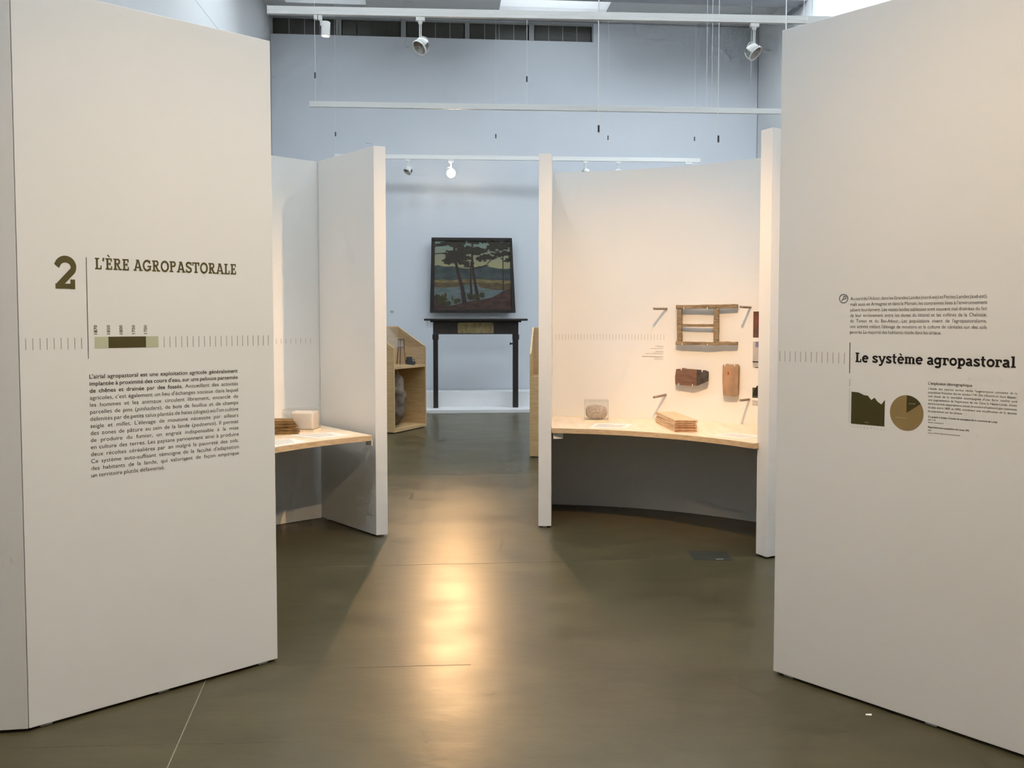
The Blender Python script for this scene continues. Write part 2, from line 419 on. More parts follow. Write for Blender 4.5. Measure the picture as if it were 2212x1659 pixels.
def glyph(ch, w, h):
    """strokes of a letter: list of (points, width); cap height 1; w stem, h bar; returns strokes, advance"""
    b = h/2; t = 1-h/2; X = .72; x_ = X-h/2; s = []
    a = lambda pts, ww=w: s.append((pts, ww))
    bar = lambda x0, x1, y: s.append(([(x0, y), (x1, y)], h))
    if ch == 'L':
        a([(.2, 0), (.2, 1)]); bar(0, .64, b); bar(0, .42, t); a([(.6, 0), (.6, .34)], h); return s, .72
    if ch in 'EÈ':
        a([(.2, 0), (.2, 1)]); bar(0, .66, b); bar(0, .64, t); bar(.2, .5, .51); a([(.62, 0), (.62, .32)], h); a([(.6, .7), (.6, 1)], h); a([(.48, .38), (.48, .64)], h*.8)
        if ch == 'È': a([(.22, 1.3), (.42, 1.1)], h)
        return s, .76
    if ch in 'RP':
        a([(.2, 0), (.2, 1)]); bar(0, .42, b); bar(0, .3, t)
        a([(.2, t), (.44, t)] + arc(.44, .74, .2, .26-b, 90, -90) + [(.2, .48+b)], h*1.05); a(arc(.44, .74, .18, .2, 80, -80), w*.9)
        if ch == 'R': a([(.4, .5), (.66, .04)], w*.95); bar(.56, .86, b); return s, .88
        return s, .8
    if ch == 'A':
        a([(.12, 0), (.42, .98)], w*.85); a([(.46, .98), (.76, 0)], w); bar(.22, .66, .3); bar(-.04, .28, b); bar(.58, .94, b); bar(.24, .5, t); return s, .92
    if ch == 'G':
        a(arc(.46, .5, .38, .5-b, 48, 318, 26), w*.95); a([(.78, .08), (.78, .44)], w*.9); bar(.5, .92, .44); a([(.74, .68), (.74, .98)], h); return s, .96
    if ch == 'O':
        a(arc(.46, .5, .37, .5-b, 0, 360, 34), w*.95); return s, .94
    if ch == 'S':
        a(arc(.36, .735, .25, .265-b, 30, 250, 16) + arc(.37, .265, .27, .265-b, 75, -150, 16), w*.92); a([(.63, .7), (.63, .98)], h); a([(.08, .02), (.08, .32)], h); return s, .74
    if ch == 'T':
        a([(.4, 0), (.4, 1)]); bar(0, .8, t); bar(.2, .6, b); a([(.05, .68), (.05, 1)], h); a([(.75, .68), (.75, 1)], h); return s, .84
    if ch == "'":
        a([(.12, 1.02), (.05, .72)], w*.8); return s, .24
    if ch == '2':
        a([(.06, .70)] + arc(.38, .68, .3, .32-b, 165, -28, 18) + [(.14, .12), (.11, b)], w); bar(0, .72, b*1.1); a([(.64, 0), (.64, .3)], w*.85); return s, .8
    if ch in 'eè':
        a(arc(.34, X/2, .27, X/2-b, 5, 318, 24), w*.9); bar(.08, .64, X/2+.02)
        if ch == 'è': a([(.22, 1.02), (.42, .82)], h)
        return s, .7
    if ch == 's':
        a(arc(.28, .53, .19, .19-b, 30, 250, 12) + arc(.29, .19, .21, .19-b, 75, -150, 12), w*.85); a([(.49, .5), (.49, .7)], h*.9); a([(.06, .02), (.06, .24)], h*.9); return s, .6
    if ch == 'y':
        a([(.12, x_), (.38, .08)], w*.9); a([(.66, x_), (.36, -.1), (.26, -.22), (.06, -.22)], w*.85); bar(-.04, .28, x_); bar(.5, .8, x_); return s, .78
    if ch == 't':
        a([(.2, .95), (.2, .2)] + arc(.36, .2, .16, .2-b, 180, 290, 8), w*.95); bar(0, .46, x_); return s, .52
    if ch == 'm':
        for x in (.16, .52, .88): a([(x, 0), (x, X-.12)])
        a([(.16, X-.2)] + arc(.34, X-.2, .18, .2-b, 160, 0, 10), h*1.1); a([(.52, X-.2)] + arc(.70, X-.2, .18, .2-b, 160, 0, 10), h*1.1)
        bar(0, .2, x_); a([(.16, 0), (.16, X)]); bar(0, .33, b); bar(.39, .67, b); bar(.75, 1.06, b); return s, 1.1
    if ch == 'a':
        a(arc(.28, .5, .2, .22-b, 160, 0, 10) + [(.48, .0)], w*.92); a(arc(.27, .2, .19, .2-b, 60, 300, 16), w*.85); a([(.3, .38), (.48, .42)], h); bar(.44, .64, b); return s, .68
    if ch == 'g':
        a(arc(.3, .4, .24, .32-b, 0, 360, 24), w*.88); a([(.54, X), (.54, -.06)] + arc(.3, -.06, .24, .22-b, 0, -150, 12), w*.92); bar(.5, .74, x_); return s, .76
    if ch == 'r':
        a([(.18, 0), (.18, X)]); bar(0, .2, x_); bar(0, .4, b); a([(.18, X-.24)] + arc(.4, X-.22, .2, .22-b, 170, 60, 8), h*1.1); a([(.52, .42), (.52, .68)], w*.7); return s, .62
    if ch == 'o':
        a(arc(.34, X/2, .27, X/2-b, 0, 360, 26), w*.9); return s, .7
    if ch == 'p':
        a([(.18, -.28), (.18, X)]); bar(0, .2, x_); bar(0, .4, -.28+b); a(arc(.4, X/2, .24, X/2-b, 150, -150, 20), w*.9); return s, .74
    if ch == 'l':
        a([(.2, 0), (.2, 1.04)]); bar(0, .24, 1.04-b); bar(0, .42, b); return s, .46
    return s, .34
def slab_text(txt, x0, z0, cap, width, w, h, track=.05):
    gs = [glyph(c, w, h) for c in txt]; nat = sum(g[1]+track for g in gs)-track; k = width/nat; V = []; F = []; x = 0
    D = []
    for st, adv in gs:
        for i, (pts, ww) in enumerate(st): stroke([(px+x, py) for px, py in pts], ww, V, F); D += [i*.00004]*(len(V)-len(D))
        x += adv+track
    return [(x0+px*k, z0+py*cap, d) for (px, py), d in zip(V, D)], F

# ================================================================== THE ROOM
fl = MB()
c = [RM(A_L-.3, B_F-.3), RM(A_R+.3, B_F-.3), RM(A_R+.3, .3), RM(A_L-.3, .3)]
fl.prism([(p.x, p.y) for p in c], -.2, 0)
floor = fl.build('floor', 'concrete'); tag(floor, kind='structure', label='polished olive-grey concrete floor')
mat('joint_dark', S(92, 84, 66), .5); mat('joint_light', S(140, 132, 110), .5)
for (p, q, wd, m) in (((-3.2, 4.86), (2.6, 5.30), .005, 'joint_dark'), ((-.80, 3.53), (-.18, 3.565), .004, 'joint_dark'),
                      ((-1.36, 3.84), (-1.06, 2.17), .004, 'joint_light'), ((-2.6, 2.82), (-.8, 2.90), .003, 'joint_dark'), ((-.9, 8.05), (.9, 8.2), .008, 'joint_dark')):
    p = Vector((*p, 0)); q = Vector((*q, 0)); n = Vector((-(q-p).y, (q-p).x, 0)).normalized()*wd/2
    MB().prism([tuple((p-n)[:2]), tuple((q-n)[:2]), tuple((q+n)[:2]), tuple((p+n)[:2])], -.01, .0006).build('joint_line', m, floor)
def room_obj(mb, name, m, parent=None, **k):
    o = mb.build(name, m, parent, **k); return o
RMAT = T(Vector((0, 14.6, 0))) @ RZ(TH)
# far wall with the clerestory opening
WIN_A = []
for x0, x1 in ((-4.088, -2.993), (-2.938, -1.891), (-1.844, -.791), (-.752, .322), (.37, 1.424)):
    WIN_A.append((x0*CT + (.08*x0)*ST, x1*CT + (.08*x1)*ST))
a0w, a1w, z0w, z1w = WIN_A[0][0], WIN_A[-1][1], 6.378, 6.70
wb = MB()
wb.box(A_L-.3, A_R+.3, 0, .3, -.01, z0w); wb.box(A_L-.3, a0w, 0, .3, z0w, 7.3); wb.box(a1w, A_R+.3, 0, .3, z0w, 7.3); wb.box(a0w, a1w, 0, .3, z1w, 7.3)
wall_back = wb.build('wall_back', 'far_wall_daylight_tint', M=RMAT); tag(wall_back, kind='structure', label='tall pale blue-white far wall of the hall')
for a in (-2.2, 2.95):
    MB().box(a-.003, a+.003, -.0008, .01, 1.2 if a < 0 else .1, 6.37 if a < 0 else 6.7).build('wall_joint', 'far_wall_daylight_tint', wall_back)
for i, (x0, x1) in enumerate(WIN_A):
    wo = empty('window_%d' % (i+1), (0, 14.6, 0), TH, kind='structure', label='dark clerestory window below the ceiling, number %d from the left' % (i+1))
    fr = MB(); f = .03
    fr.box(x0-.025, x0+f-.01, .05, .12, z0w, z1w); fr.box(x1-f+.01, x1+.025, .05, .12, z0w, z1w); fr.box(x0, x1, .05, .12, z0w, z0w+.02); fr.box(x0, x1, .05, .12, z1w-.03, z1w)
    fr.build('window_frame', 'window_frame', wo)
    n = 4
    for k in range(n):
        p0 = x0+f+(x1-x0-2*f)*k/n; p1 = x0+f+(x1-x0-2*f)*(k+1)/n
        MB().box(p0+.004, p1-.004, .09, .1, z0w+.02, z1w-.03).build('pane', 'window_glass', wo)
    if i in (0, 2, 3, 4):
        for k in range(1, n):
            p0 = x0+f+(x1-x0-2*f)*k/n
            MB().box(p0-.005, p0+.005, .086, .11, z0w+.02, z1w-.03).build('glazing_bar', 'window_frame', wo)
MB().box(a0w, a1w, .2, .29, z0w-.1, z1w+.1).build('backing', 'photo_dark', wall_back)
# side walls, wall behind the camera
wl = MB().box(A_L-.3, A_L, B_F-.3, 0, -.01, 7.3).build('wall_left', 'wall_paint', M=RMAT); tag(wl, kind='structure', label='white left side wall above the panels')
for zz in (5.32,):
    MB().box(A_L-.01, A_L+.0008, B_F, -.02, zz-.004, zz+.004).build('wall_joint', 'beam_grey', wl)
wr = MB().box(A_R, A_R+.3, B_F-.3, 0, -.01, 7.3).build('wall_right', 'wall_paint', M=RMAT); tag(wr, kind='structure', label='white right side wall of the hall')
wf = MB().box(A_L-.3, A_R+.3, B_F-.3, B_F, -.01, 7.3).build('wall_front', 'wall_paint', M=RMAT); tag(wf, kind='structure')
# dark shadow gaps in the far corners
for nm, a in (('trim_1', A_L+.004), ('trim_2', A_R-.006)):
    o = MB().box(a-.006, a+.008, -.012, -.0005, .1, CEIL).build(nm, 'beam_grey', M=RMAT); tag(o, kind='structure')
o = MB().box(A_L, A_R, -.02, -.0005, CEIL-.016, CEIL-.002).build('trim_3', 'beam_grey', M=RMAT); tag(o, kind='structure')
# ceiling with skylight wells
xs = sorted({A_L-.3, A_R+.3} | {v for s_ in SKY for v in s_[:2]}); ys = sorted({B_F-.3, .3} | {v for s_ in SKY for v in s_[2:4]})
ce = MB()
for i in range(len(xs)-1):
    for j in range(len(ys)-1):
        mx, my = (xs[i]+xs[i+1])/2, (ys[j]+ys[j+1])/2
        if not any(s_[0] < mx < s_[1] and s_[2] < my < s_[3] for s_ in SKY): ce.box(xs[i], xs[i+1], ys[j], ys[j+1], CEIL, CEIL+.08)
ceiling = ce.build('ceiling', 'ceiling_paint', M=RMAT); tag(ceiling, kind='structure', label='grey-white ceiling with skylight wells')
for s_ in SKY:
    k = MB(); e = .04
    k.box(s_[0]-e, s_[0], s_[2]-e, s_[3]+e, CEIL+.081, CEIL+.5); k.box(s_[1], s_[1]+e, s_[2]-e, s_[3]+e, CEIL+.081, CEIL+.5)
    k.box(s_[0], s_[1], s_[2]-e, s_[2], CEIL+.081, CEIL+.5); k.box(s_[0], s_[1], s_[3], s_[3]+e, CEIL+.081, CEIL+.5)
    k.box(s_[0]-e, s_[1]+e, s_[2]-e, s_[3]+e, CEIL+.5, CEIL+.54)
    k.build('skylight_well', 'plinth_white', ceiling)
o = MB().box(A_L, A_R, -2.02, -1.72, 6.42, CEIL-.001).build('ceiling_beam', 'beam_grey', M=RMAT); tag(o, kind='structure', label='grey beam crossing under the ceiling')
# small diagonal brace on the right wall
p, q = Vector((4.47, 13.62, 6.47)), Vector((4.515, 13.12, 6.43))
brace = MB(); brace.tube([p+Vector((-.02, 0, -.03)), q+Vector((-.02, 0, 0))], .035, 4); brace.tube([p+Vector((-.02, 0, -.16)), p+Vector((-.02, 0, -.01))], .02, 4)
o = brace.build('wall_bracket', 'beam_grey'); tag(o, 'small grey diagonal bracket on the right wall under the beam', 'bracket')

# ================================================================== CIRCULAR DISPLAY
HP = 2.70; GAP = .012
CX, CY = .13, 4.07
def PC(ang, R, cx=CX, cy=CY): a = math.radians(ang); return (cx+R*math.cos(a), cy+R*math.sin(a))
def flat_panel(A, B, thick, label, ext=0, name='exhibition_panel'):
    A = Vector((*A, 0)); B = Vector((*B, 0)); t = (B-A); L = t.length+ext
    o = empty(name, A, math.atan2(t.y, t.x), label=label, cat='display panel')
    MB().box(0, L, 0, thick, GAP, HP).build('board', 'panel_paint', o, bevel=.002)
    for x in (.06, L/2, L-.06): MB().box(x-.02, x+.02, .015, thick-.015, 0, GAP).build('foot', 'white_metal', o)
    return o, L
PL, _ = flat_panel((-1.767, 2.970), (-1.036, 3.603), .08, 'tall white panel with the big olive figure 2 and heading on the left')
PR, _ = flat_panel((1.114, 3.473), (1.761, 2.780), .08, 'tall white panel with pie chart and dark heading on the right', ext=.32)

tick_me = {}
def ticks(parent, ss, z0, z1, w=.0016, m='ink_grey'):
    key = (round(z1-z0, 4), w, m)
    for s_ in ss:
        if key not in tick_me:
            o = flat_obj('tick_mark', [(-w/2, 0), (w/2, 0), (w/2, z1-z0), (-w/2, z1-z0)], [(0, 1, 2, 3)], m, parent, M=T((s_, 0, z0))); tick_me[key] = o
        else: inst(tick_me[key], 'tick_mark', parent, T((s_, 0, z0)))
def rect(name, x0, x1, z0, z1, m, parent, y=-.0006): return flat_obj(name, [(x0, z0), (x1, z0), (x1, z1), (x0, z1)], [(0, 1, 2, 3)], m, parent, y)
# --- left panel print
V, F = slab_text('2', .121, 1.6203, .120, .0725, .21, .16); tag(flat_obj('section_number', V, F, 'olive_vinyl', PL), 'large olive figure 2')
rect('divider_line', .2255, .2278, 1.360, 1.741, 'ink_brown', PL)
V, F = slab_text("L'ÈRE AGROPASTORALE", .2565, 1.6975, .0435, .549, .198, .128, .05); tag(flat_obj('heading_lettering', V, F, 'olive_vinyl', PL), "olive heading L'ÈRE AGROPASTORALE")
for x0, x1, m in ((.2493, .298, 'sage_vinyl'), (.298, .4351, 'olive_dark'), (.4351, .4825, 'sage_vinyl')): rect('period_bar', x0, x1, 1.3990, 1.4425, m, PL)
for k, x in zip(('y0', 'y1', 'y2', 'y3', 'y4'), (.2527, .2983, .3431, .3888, .4336)):
    V, F = line_text(k, 0, 0, .0165, .0345); flat_obj('year_label', [(x+.0062-b_, 1.452+a_) for a_, b_ in V], F, 'olive_vinyl', PL)
ticks(PL, [.0204+.023*i for i in range(9)], 1.3975, 1.4395)
ticks(PL, [.504+.02306*i for i in range(20)], 1.3970, 1.4410)
out = para(PARA['intro'], .2283, .5755, 1.2853, .0268, .0222, .270)
tag(flat_obj('bold_intro_text', *out[True], 'ink_brown', PL), 'bold opening sentence'); flat_obj('body_text', *out[False], 'ink_brown', PL)
# --- right panel print
V = []; F = []; stroke(arc(.2803, 1.5905, .0168, .0168, 0, 360, 32), .0026, V, F); stroke(arc(.2845, 1.5945, .0062, .0062, 0, 360, 20), .002, V, F); stroke(arc(.2845, 1.5945, .0028, .0028, 0, 360, 14), .0012, V, F); stroke([(.2802, 1.5898), (.2722, 1.5822)], .0032, V, F)
tag(flat_obj('magnifier_icon', V, F, 'ink_brown', PR), 'round magnifying-glass icon')
out = para(PARA['nord'], .3085, .4855, 1.5835, .02165, .0182, .337); flat_obj('body_text', *out[False], 'ink_brown', PR)
ticks(PR, [.011+.02305*i for i in range(13)], 1.334, 1.3775)
rect('divider_line', .3078, .3106, 1.298, 1.418, 'ink_black', PR)
V, F = slab_text('Le système agropastoral', .3318, 1.3425, .0372, .557, .215, .132, .04); tag(flat_obj('heading_lettering', V, F, 'ink_black', PR), 'dark heading Le système agropastoral')
gx0, gx1, gz0 = .3185, .4485, 1.1005
prof = [(0, 1), (.1, .995), (.2, .99), (.28, .965), (.38, .915), (.5, .905), (.6, .78), (.7, .86), (.78, .75), (.9, .665), (1, .815)]
V = [(gx0, gz0)] + [(gx0+(gx1-gx0)*px, gz0+.1255*pz) for px, pz in reversed(prof)][::-1] + [(gx1, gz0)]
flat_obj('area_chart', V, [tuple(range(len(V)-1, -1, -1))], 'chart_dark', PR)
for key, x, z, sz, wd, m in (('annees', .372, 1.1085, .006, .018, 'sage_vinyl'),):
    V, F = line_text(key, x, z, sz, wd); flat_obj('chart_caption', V, F, m, PR, -.0009)
V, F = line_text('habitants', 0, 0, .006, .028); flat_obj('axis_caption', [(.3125-b_, 1.247+a_) for a_, b_ in V], F, 'ink_brown', PR)
axis_me = None
for k in range(20):
    z = 1.106+.0068*k
    V = [(.3085, z), (.3125, z), (.3125, z+.0032), (.3085, z+.0032)]
    if axis_me is None: axis_me = flat_obj('axis_mark', [(-.0016, 0), (.0016, 0), (.0016, .0018), (-.0016, .0018)], [(0, 1, 2, 3)], 'ink_grey', PR, M=T((.3110, 0, z)))
    else: inst(axis_me, 'axis_mark', PR, T((.3110, 0, z)))
for k in range(11): inst(axis_me, 'axis_mark', PR, T((.3195+.0128*k, 0, 1.0885)) @ Matrix.Rotation(PI/2, 4, 'Y'))
pc_, pr_ = (.5290, 1.1590), .0610
V = [pc_] + [(pc_[0]+pr_*math.sin(a_), pc_[1]+pr_*math.cos(a_)*1.09) for a_ in (2*PI*i/64 for i in range(64))]
tag(flat_obj('pie_chart', V, [(0, (i+1) % 64+1, i+1) for i in range(64)], 'chart_tan', PR), 'tan pie chart disc')
V = [pc_] + [(pc_[0]+pr_*math.sin(a_), pc_[1]+pr_*math.cos(a_)*1.09) for a_ in (math.radians(56)*i/14 for i in range(15))]
tag(flat_obj('pie_slice', V, [(0, i+2, i+1) for i in range(14)], 'chart_dark', PR, -.0009), 'dark olive pie slice')
V, F = line_text('airial', .538, 1.193, .006, .022); flat_obj('chart_caption', V, F, 'sage_vinyl', PR, -.0012)
V, F = line_text('bourg', .488, 1.138, .006, .040); flat_obj('chart_caption', V, F, 'sage_vinyl', PR, -.0012)
V, F = line_text('expl', .6045, 1.2695, .0150, .148); flat_obj('subheading_text', V, F, 'ink_brown', PR)
out = para(PARA['demo'], .6050, .2890, 1.2515, .01380, .0110, .118); flat_obj('body_text', *out[False], 'ink_brown', PR)
for key, z, sz, wd in (('c1', 1.1485, .0096, .229), ('c2', 1.1380, .0072, .026), ('c3', 1.1288, .0072, .054), ('d1', 1.1105, .0096, .139), ('d2', 1.0995, .0072, .011), ('d3', 1.0905, .0072, .110)):
    V, F = line_text(key, .6068, z, sz, wd); flat_obj('source_text', V, F, 'ink_brown', PR)

# --- radial partitions and curved walls
def plan_panel(poly, label, name='partition_panel', cat='partition', mid=True):
    ox, oy = poly[0]; o = empty(name, (ox, oy, 0), label=label, cat=cat)
    P = [(x-ox, y-oy) for x, y in poly]
    MB().prism(P, GAP, HP).build('board', 'panel_paint', o, bevel=.0015)
    return o, P
def feet(o, pts):
    for x, y in pts: MB().box(x-.016, x+.016, y-.016, y+.016, 0, GAP).build('foot', 'white_metal', o)
plan_panel([(-2.767, 2.83), (-1.7685, 2.9685), (-1.8215, 3.029), (-2.777, 2.9)], 'narrow strip of white panel at the far left edge', 'exhibition_panel', 'display panel')
o, P = plan_panel([(-.946, 5.717), (-.869, 5.742), (-1.390, 6.312), (-1.452, 6.262)], 'white partition end left of the passage, beside the left shelf')
feet(o, [(.035, .05), (-.24, .32), (-.44, .52)])
o, P = plan_panel([(.192, 5.977), (.285, 5.977), (.329, 6.724), (.236, 6.724)], 'slim white partition end in the middle, left of the curved alcove')
feet(o, [(.047, .03), (.06, .35), (.08, .68)])
o, P = plan_panel([(1.566, 5.264), (1.61, 5.176), (2.36, 5.60), (2.31, 5.69)], 'white partition end right of the curved alcove, behind the right panel')
feet(o, [(.06, -.02), (.4, .17), (.72, .35)])
def curved_wall(a0, a1, R, label, thick=.05):
    n = max(8, int(abs(a1-a0)/2)); o = empty('curved_partition', (*PC((a0+a1)/2, R), 0), label=label, cat='partition'); ox, oy = PC((a0+a1)/2, R)
    inn = [PC(a0+(a1-a0)*i/n, R) for i in range(n+1)]; ot = [PC(a0+(a1-a0)*i/n, R+thick) for i in range(n+1)]
    MB().strip([(x-ox, y-oy) for x, y in ot], [(x-ox, y-oy) for x, y in inn], .004, HP).build('board', 'panel_paint', o, smooth=True)
    for i in range(2, n, max(3, n//6)):
        x, y = PC(a0+(a1-a0)*i/n, R+thick/2); MB().box(x-ox-.015, x-ox+.015, y-oy-.015, y-oy+.015, 0, .004).build('foot', 'white_metal', o)
    return o, (ox, oy)
RW, LW = 2.665, 2.715
CWR, cwr0 = curved_wall(37.6, 86.0, RW, 'curved white back wall of the right alcove')
CWL, cwl0 = curved_wall(125.2, 197, LW, 'curved white back wall of the left alcove')
def on_arc(V2, R, ang0, origin, off=.0008):
    """flat print (s, z) bent on the wall: s runs to the viewer's right, angle falls"""
    out = []
    for s_, z in V2:
        x, y = PC(ang0-math.degrees(s_/R), R-off); out.append((x-origin[0], y-origin[1], z))
    return out
def arc_obj(name, V2, F, m, R, ang0, origin, parent, off=.0008):
    me = bpy.data.meshes.new(name); me.from_pydata(on_arc(V2, R, ang0, origin, off), [], F); me.materials.append(MAT[m]); me.update()
    o = bpy.data.objects.new(name, me); COL.objects.link(o); o.parent = parent; return o
for i in range(35):
    a_ = 85.12-(85.12-66.48)*i/34; arc_obj('tick_mark', [(-.001, 1.355), (.001, 1.355), (.001, 1.401), (-.001, 1.401)], [(0, 1, 2, 3)], 'ink_pale', RW, a_, cwr0, CWR)
for i in range(16):
    a_ = 139.6-(139.6-127.3)*i/15; arc_obj('tick_mark', [(-.0012, 1.338), (.0012, 1.338), (.0012, 1.375), (-.0012, 1.375)], [(0, 1, 2, 3)], 'ink_pale', LW, a_, cwl0, CWL)
for z, wd, th in ((1.306, .064, .005), (1.296, .04, .002), (1.288, .10, .004), (1.266, .062, .005), (1.256, .08, .003), (1.247, .145, .004), (1.224, .170, .006), (1.212, .07, .003), (1.203, .075, .003)):
    arc_obj('caption_line', [(-wd, z-th*.3), (0, z-th*.3), (0, z+th*.3), (-wd, z+th*.3)], [(0, 1, 2, 3)], 'ink_pale', RW, 66.55, cwr0, CWR)

# --- curved shelves
SH = .73; ST_ = .036
def shelf(front, back, label, br):
    ox, oy = front[len(front)//2]; o = empty('curved_shelf', (ox, oy, 0), label=label, cat='shelf')
    f2 = [(x-ox, y-oy) for x, y in front]; b2 = [(x-ox, y-oy) for x, y in back]
    MB().strip(f2, b2, SH-ST_, SH-.002).build('edge_board', 'plywood_edge', o, smooth=True)
    MB().strip(f2, b2, SH-.0019, SH).build('top_veneer', 'shelf_top', o, smooth=True)
    for x, y, rz in br:
        M = T((x-ox, y-oy, 0)) @ RZ(rz)
        k = MB(); k.box(-.035, .035, -.003, .003, SH-ST_-.045, SH-ST_, M); k.box(-.035, .035, -.003, .04, SH-ST_-.005, SH-ST_, M); k.build('shelf_bracket', 'white_metal', o)
    return o
n = 40
front = [PC(84.0-(84.0-34.3)*i/n, 1.728, .108, 4.248) for i in range(n+1)]
back = [PC(86.2-(86.2-39.2)*i/n, RW-.004) for i in range(n+1)]
shelf(front, back, 'pale wood curved shelf in the right alcove', [(.335, 5.99, .1)])
front = [PC(125.4+(190-125.4)*i/n, 1.862) for i in range(n+1)]
back = [PC(127.0+(190-127.0)*i/n, LW-.004) for i in range(n+1)]
shelf(front, back, 'pale wood curved shelf in the left alcove', [(-.985, 5.68, 2.35)])

# ================================================================== RIGHT ALCOVE EXHIBITS
CH = Vector((.4113, -.2479, 0)).normalized()                    # chord direction of the hung pieces
def hung(name, p0, label, cat, ch=CH, **k):
    return empty(name, p0, math.atan2(ch.y, ch.x), label=label, cat=cat, **k)
fr = hung('slatted_rack', (1.2735, 6.4329, 0), 'old wooden frame with two long rails hung on the alcove wall', 'wooden frame')
def wood(name, x0, x1, y0, y1, z0, z1, m, p, jit=.0015, seg=6, axis='x'):
    """a slightly uneven hand-cut bar"""
    k = MB(); V = []; n = seg
    for i in range(n+1):
        u = i/n; d = [rnd.uniform(-jit, jit) for _ in range(4)]
        if axis == 'x':
            x = x0+(x1-x0)*u; V += [(x, y0+d[0], z0+d[1]), (x, y1, z0+d[1]), (x, y1, z1+d[2]), (x, y0+d[3], z1+d[2])]
        else:
            z = z0+(z1-z0)*u; V += [(x0+d[0], y0+d[1], z), (x1+d[2], y0+d[1], z), (x1+d[2], y1, z), (x0+d[0], y1, z)]
    F = [(0, 1, 2, 3), tuple(4*n+i for i in (3, 2, 1, 0))]
    for i in range(n): F += [(4*i+(j+1) % 4, 4*i+j, 4*i+4+j, 4*i+4+(j+1) % 4) for j in range(4)]
    k.add(V, F); o = k.build(name, m, p, bevel=.003); 
    return o
wood('rail', 0, .312, -.012, .022, 1.599, 1.629, 'old_wood', fr); wood('rail_end', .3121, .477, -.006, .02, 1.601, 1.630, 'old_wood', fr)
wood('rail', 0, .312, -.012, .022, 1.320, 1.346, 'old_wood', fr); wood('rail_end', .3121, .478, -.008, .02, 1.323, 1.350, 'old_wood', fr)
wood('post', .008, .046, -.008, .02, 1.3465, 1.5985, 'old_wood', fr, axis='z'); wood('post', .297, .334, -.008, .02, 1.3465, 1.5985, 'old_wood', fr, axis='z')
wood('crossbar', .0465, .2955, -.002, .016, 1.460, 1.4815, 'old_wood', fr)
def clip(p, x, z, up):
    k = MB(); k.box(x-.003, x+.003, -.016, .03, z-.002, z+.002); k.box(x-.003, x+.003, -.017, -.014, z-(.0 if up else .0), z+(.014 if up else -.014)); k.build('mounting_clip', 'white_metal', p)
for x in (.055, .255): clip(fr, x, 1.3195, True)
for x in (.065, .25): clip(fr, x, 1.5965, True)
bd = hung('wooden_board', (1.2735, 6.4329, 0), 'dark reddish-brown board with a slanted charred end on the alcove wall', 'wooden board')
pts = [(0, 1.012), (.10, 1.007), (.172, 1.008), (.172, 1.133), (.09, 1.136), (.055, 1.142), (.04, 1.135), (.006, 1.132), (-.003, 1.07)]
def slab(name, pts, y0, y1, m, p, bev=.004):
    n = len(pts); V = [(x, y, z) for y in (y0, y1) for x, z in pts]
    F = [tuple(range(n)), tuple(range(2*n-1, n-1, -1))] + [((i+1) % n, i, n+i, n+(i+1) % n) for i in range(n)]
    return MB().add(V, F).build(name, m, p, bevel=bev)
slab('plank_face', pts, -.012, .02, 'dark_board', bd)
tag(slab('charred_end', [(.1722, 1.009), (.255, 1.046), (.258, 1.09), (.257, 1.119), (.235, 1.128), (.1722, 1.132)], -.010, .02, 'charred', bd), 'blackened end')
for x, z, u in ((.05, 1.138, False), (.215, 1.130, False), (.03, 1.0085, True), (.14, 1.0055, True)): clip(bd, x, z, u)
CH2 = Vector((.099, -.071, 0)).normalized()
pk = hung('wooden_plank', (1.594, 6.2489, 0), 'upright brown plank with rounded corners and an orange knot on the wall', 'wooden plank', CH2)
pts = [(.006, .945), (.10, .942), (.119, .948), (.121, 1.05), (.122, 1.165), (.112, 1.180), (.085, 1.180), (.06, 1.177), (.03, 1.182), (.008, 1.180), (0, 1.168), (-.001, 1.05)]
slab('plank_face', pts, -.012, .022, 'plank_wood', pk)
mat('knot', S(196, 146, 104), .7, noise=(30, S(170, 124, 90), (1, 1, 1), 4)); mat('knot_dark', S(96, 62, 42), .7)
k = MB(); V = [(.052+.024*math.cos(a_), -.0126, 1.115+.034*math.sin(a_)) for a_ in (2*PI*i/20 for i in range(20))]; k.add(V, [tuple(range(20))]); k.build('knot', 'knot', pk)
k = MB(); V = [(.046+.004*math.cos(a_), -.013, 1.112+.012*math.sin(a_)) for a_ in (2*PI*i/12 for i in range(12))]; k.add(V, [tuple(range(12))]); k.build('knot', 'knot_dark', pk)
for x, z, u in ((.02, 1.1815, False), (.095, 1.181, False)): clip(pk, x, z, u)
# pegs
for root, tip, lab in (((1.212, 6.506, 1.601), (1.095, 6.380, 1.599), 'wooden peg above the row of ticks, left of the old frame'),
                       ((1.772, 6.169, 1.606), (1.667, 6.043, 1.607), 'wooden peg at the upper right, by the end of the frame rail'),
                       ((1.210, 6.506, .924), (1.099, 6.377, .917), 'wooden peg low on the alcove wall, above the stacked shingles'),
                       ((1.770, 6.170, .919), (1.672, 6.038, .925), 'wooden peg at the lower right, below the upright plank')):
    r = Vector(root); t_ = Vector(tip); d = (t_-r).normalized()
    o = empty('wall_peg', r, label=lab, cat='peg', group='pegs on the alcove wall')
    MB().tube([Vector((0, 0, 0)), t_-r], .0092, 10).build('rod', 'peg_wood', o, smooth=True); MB().tube([t_-r, t_-r+d*.006], .0102, 10).build('end_cap', 'peg_wood', o, smooth=True)
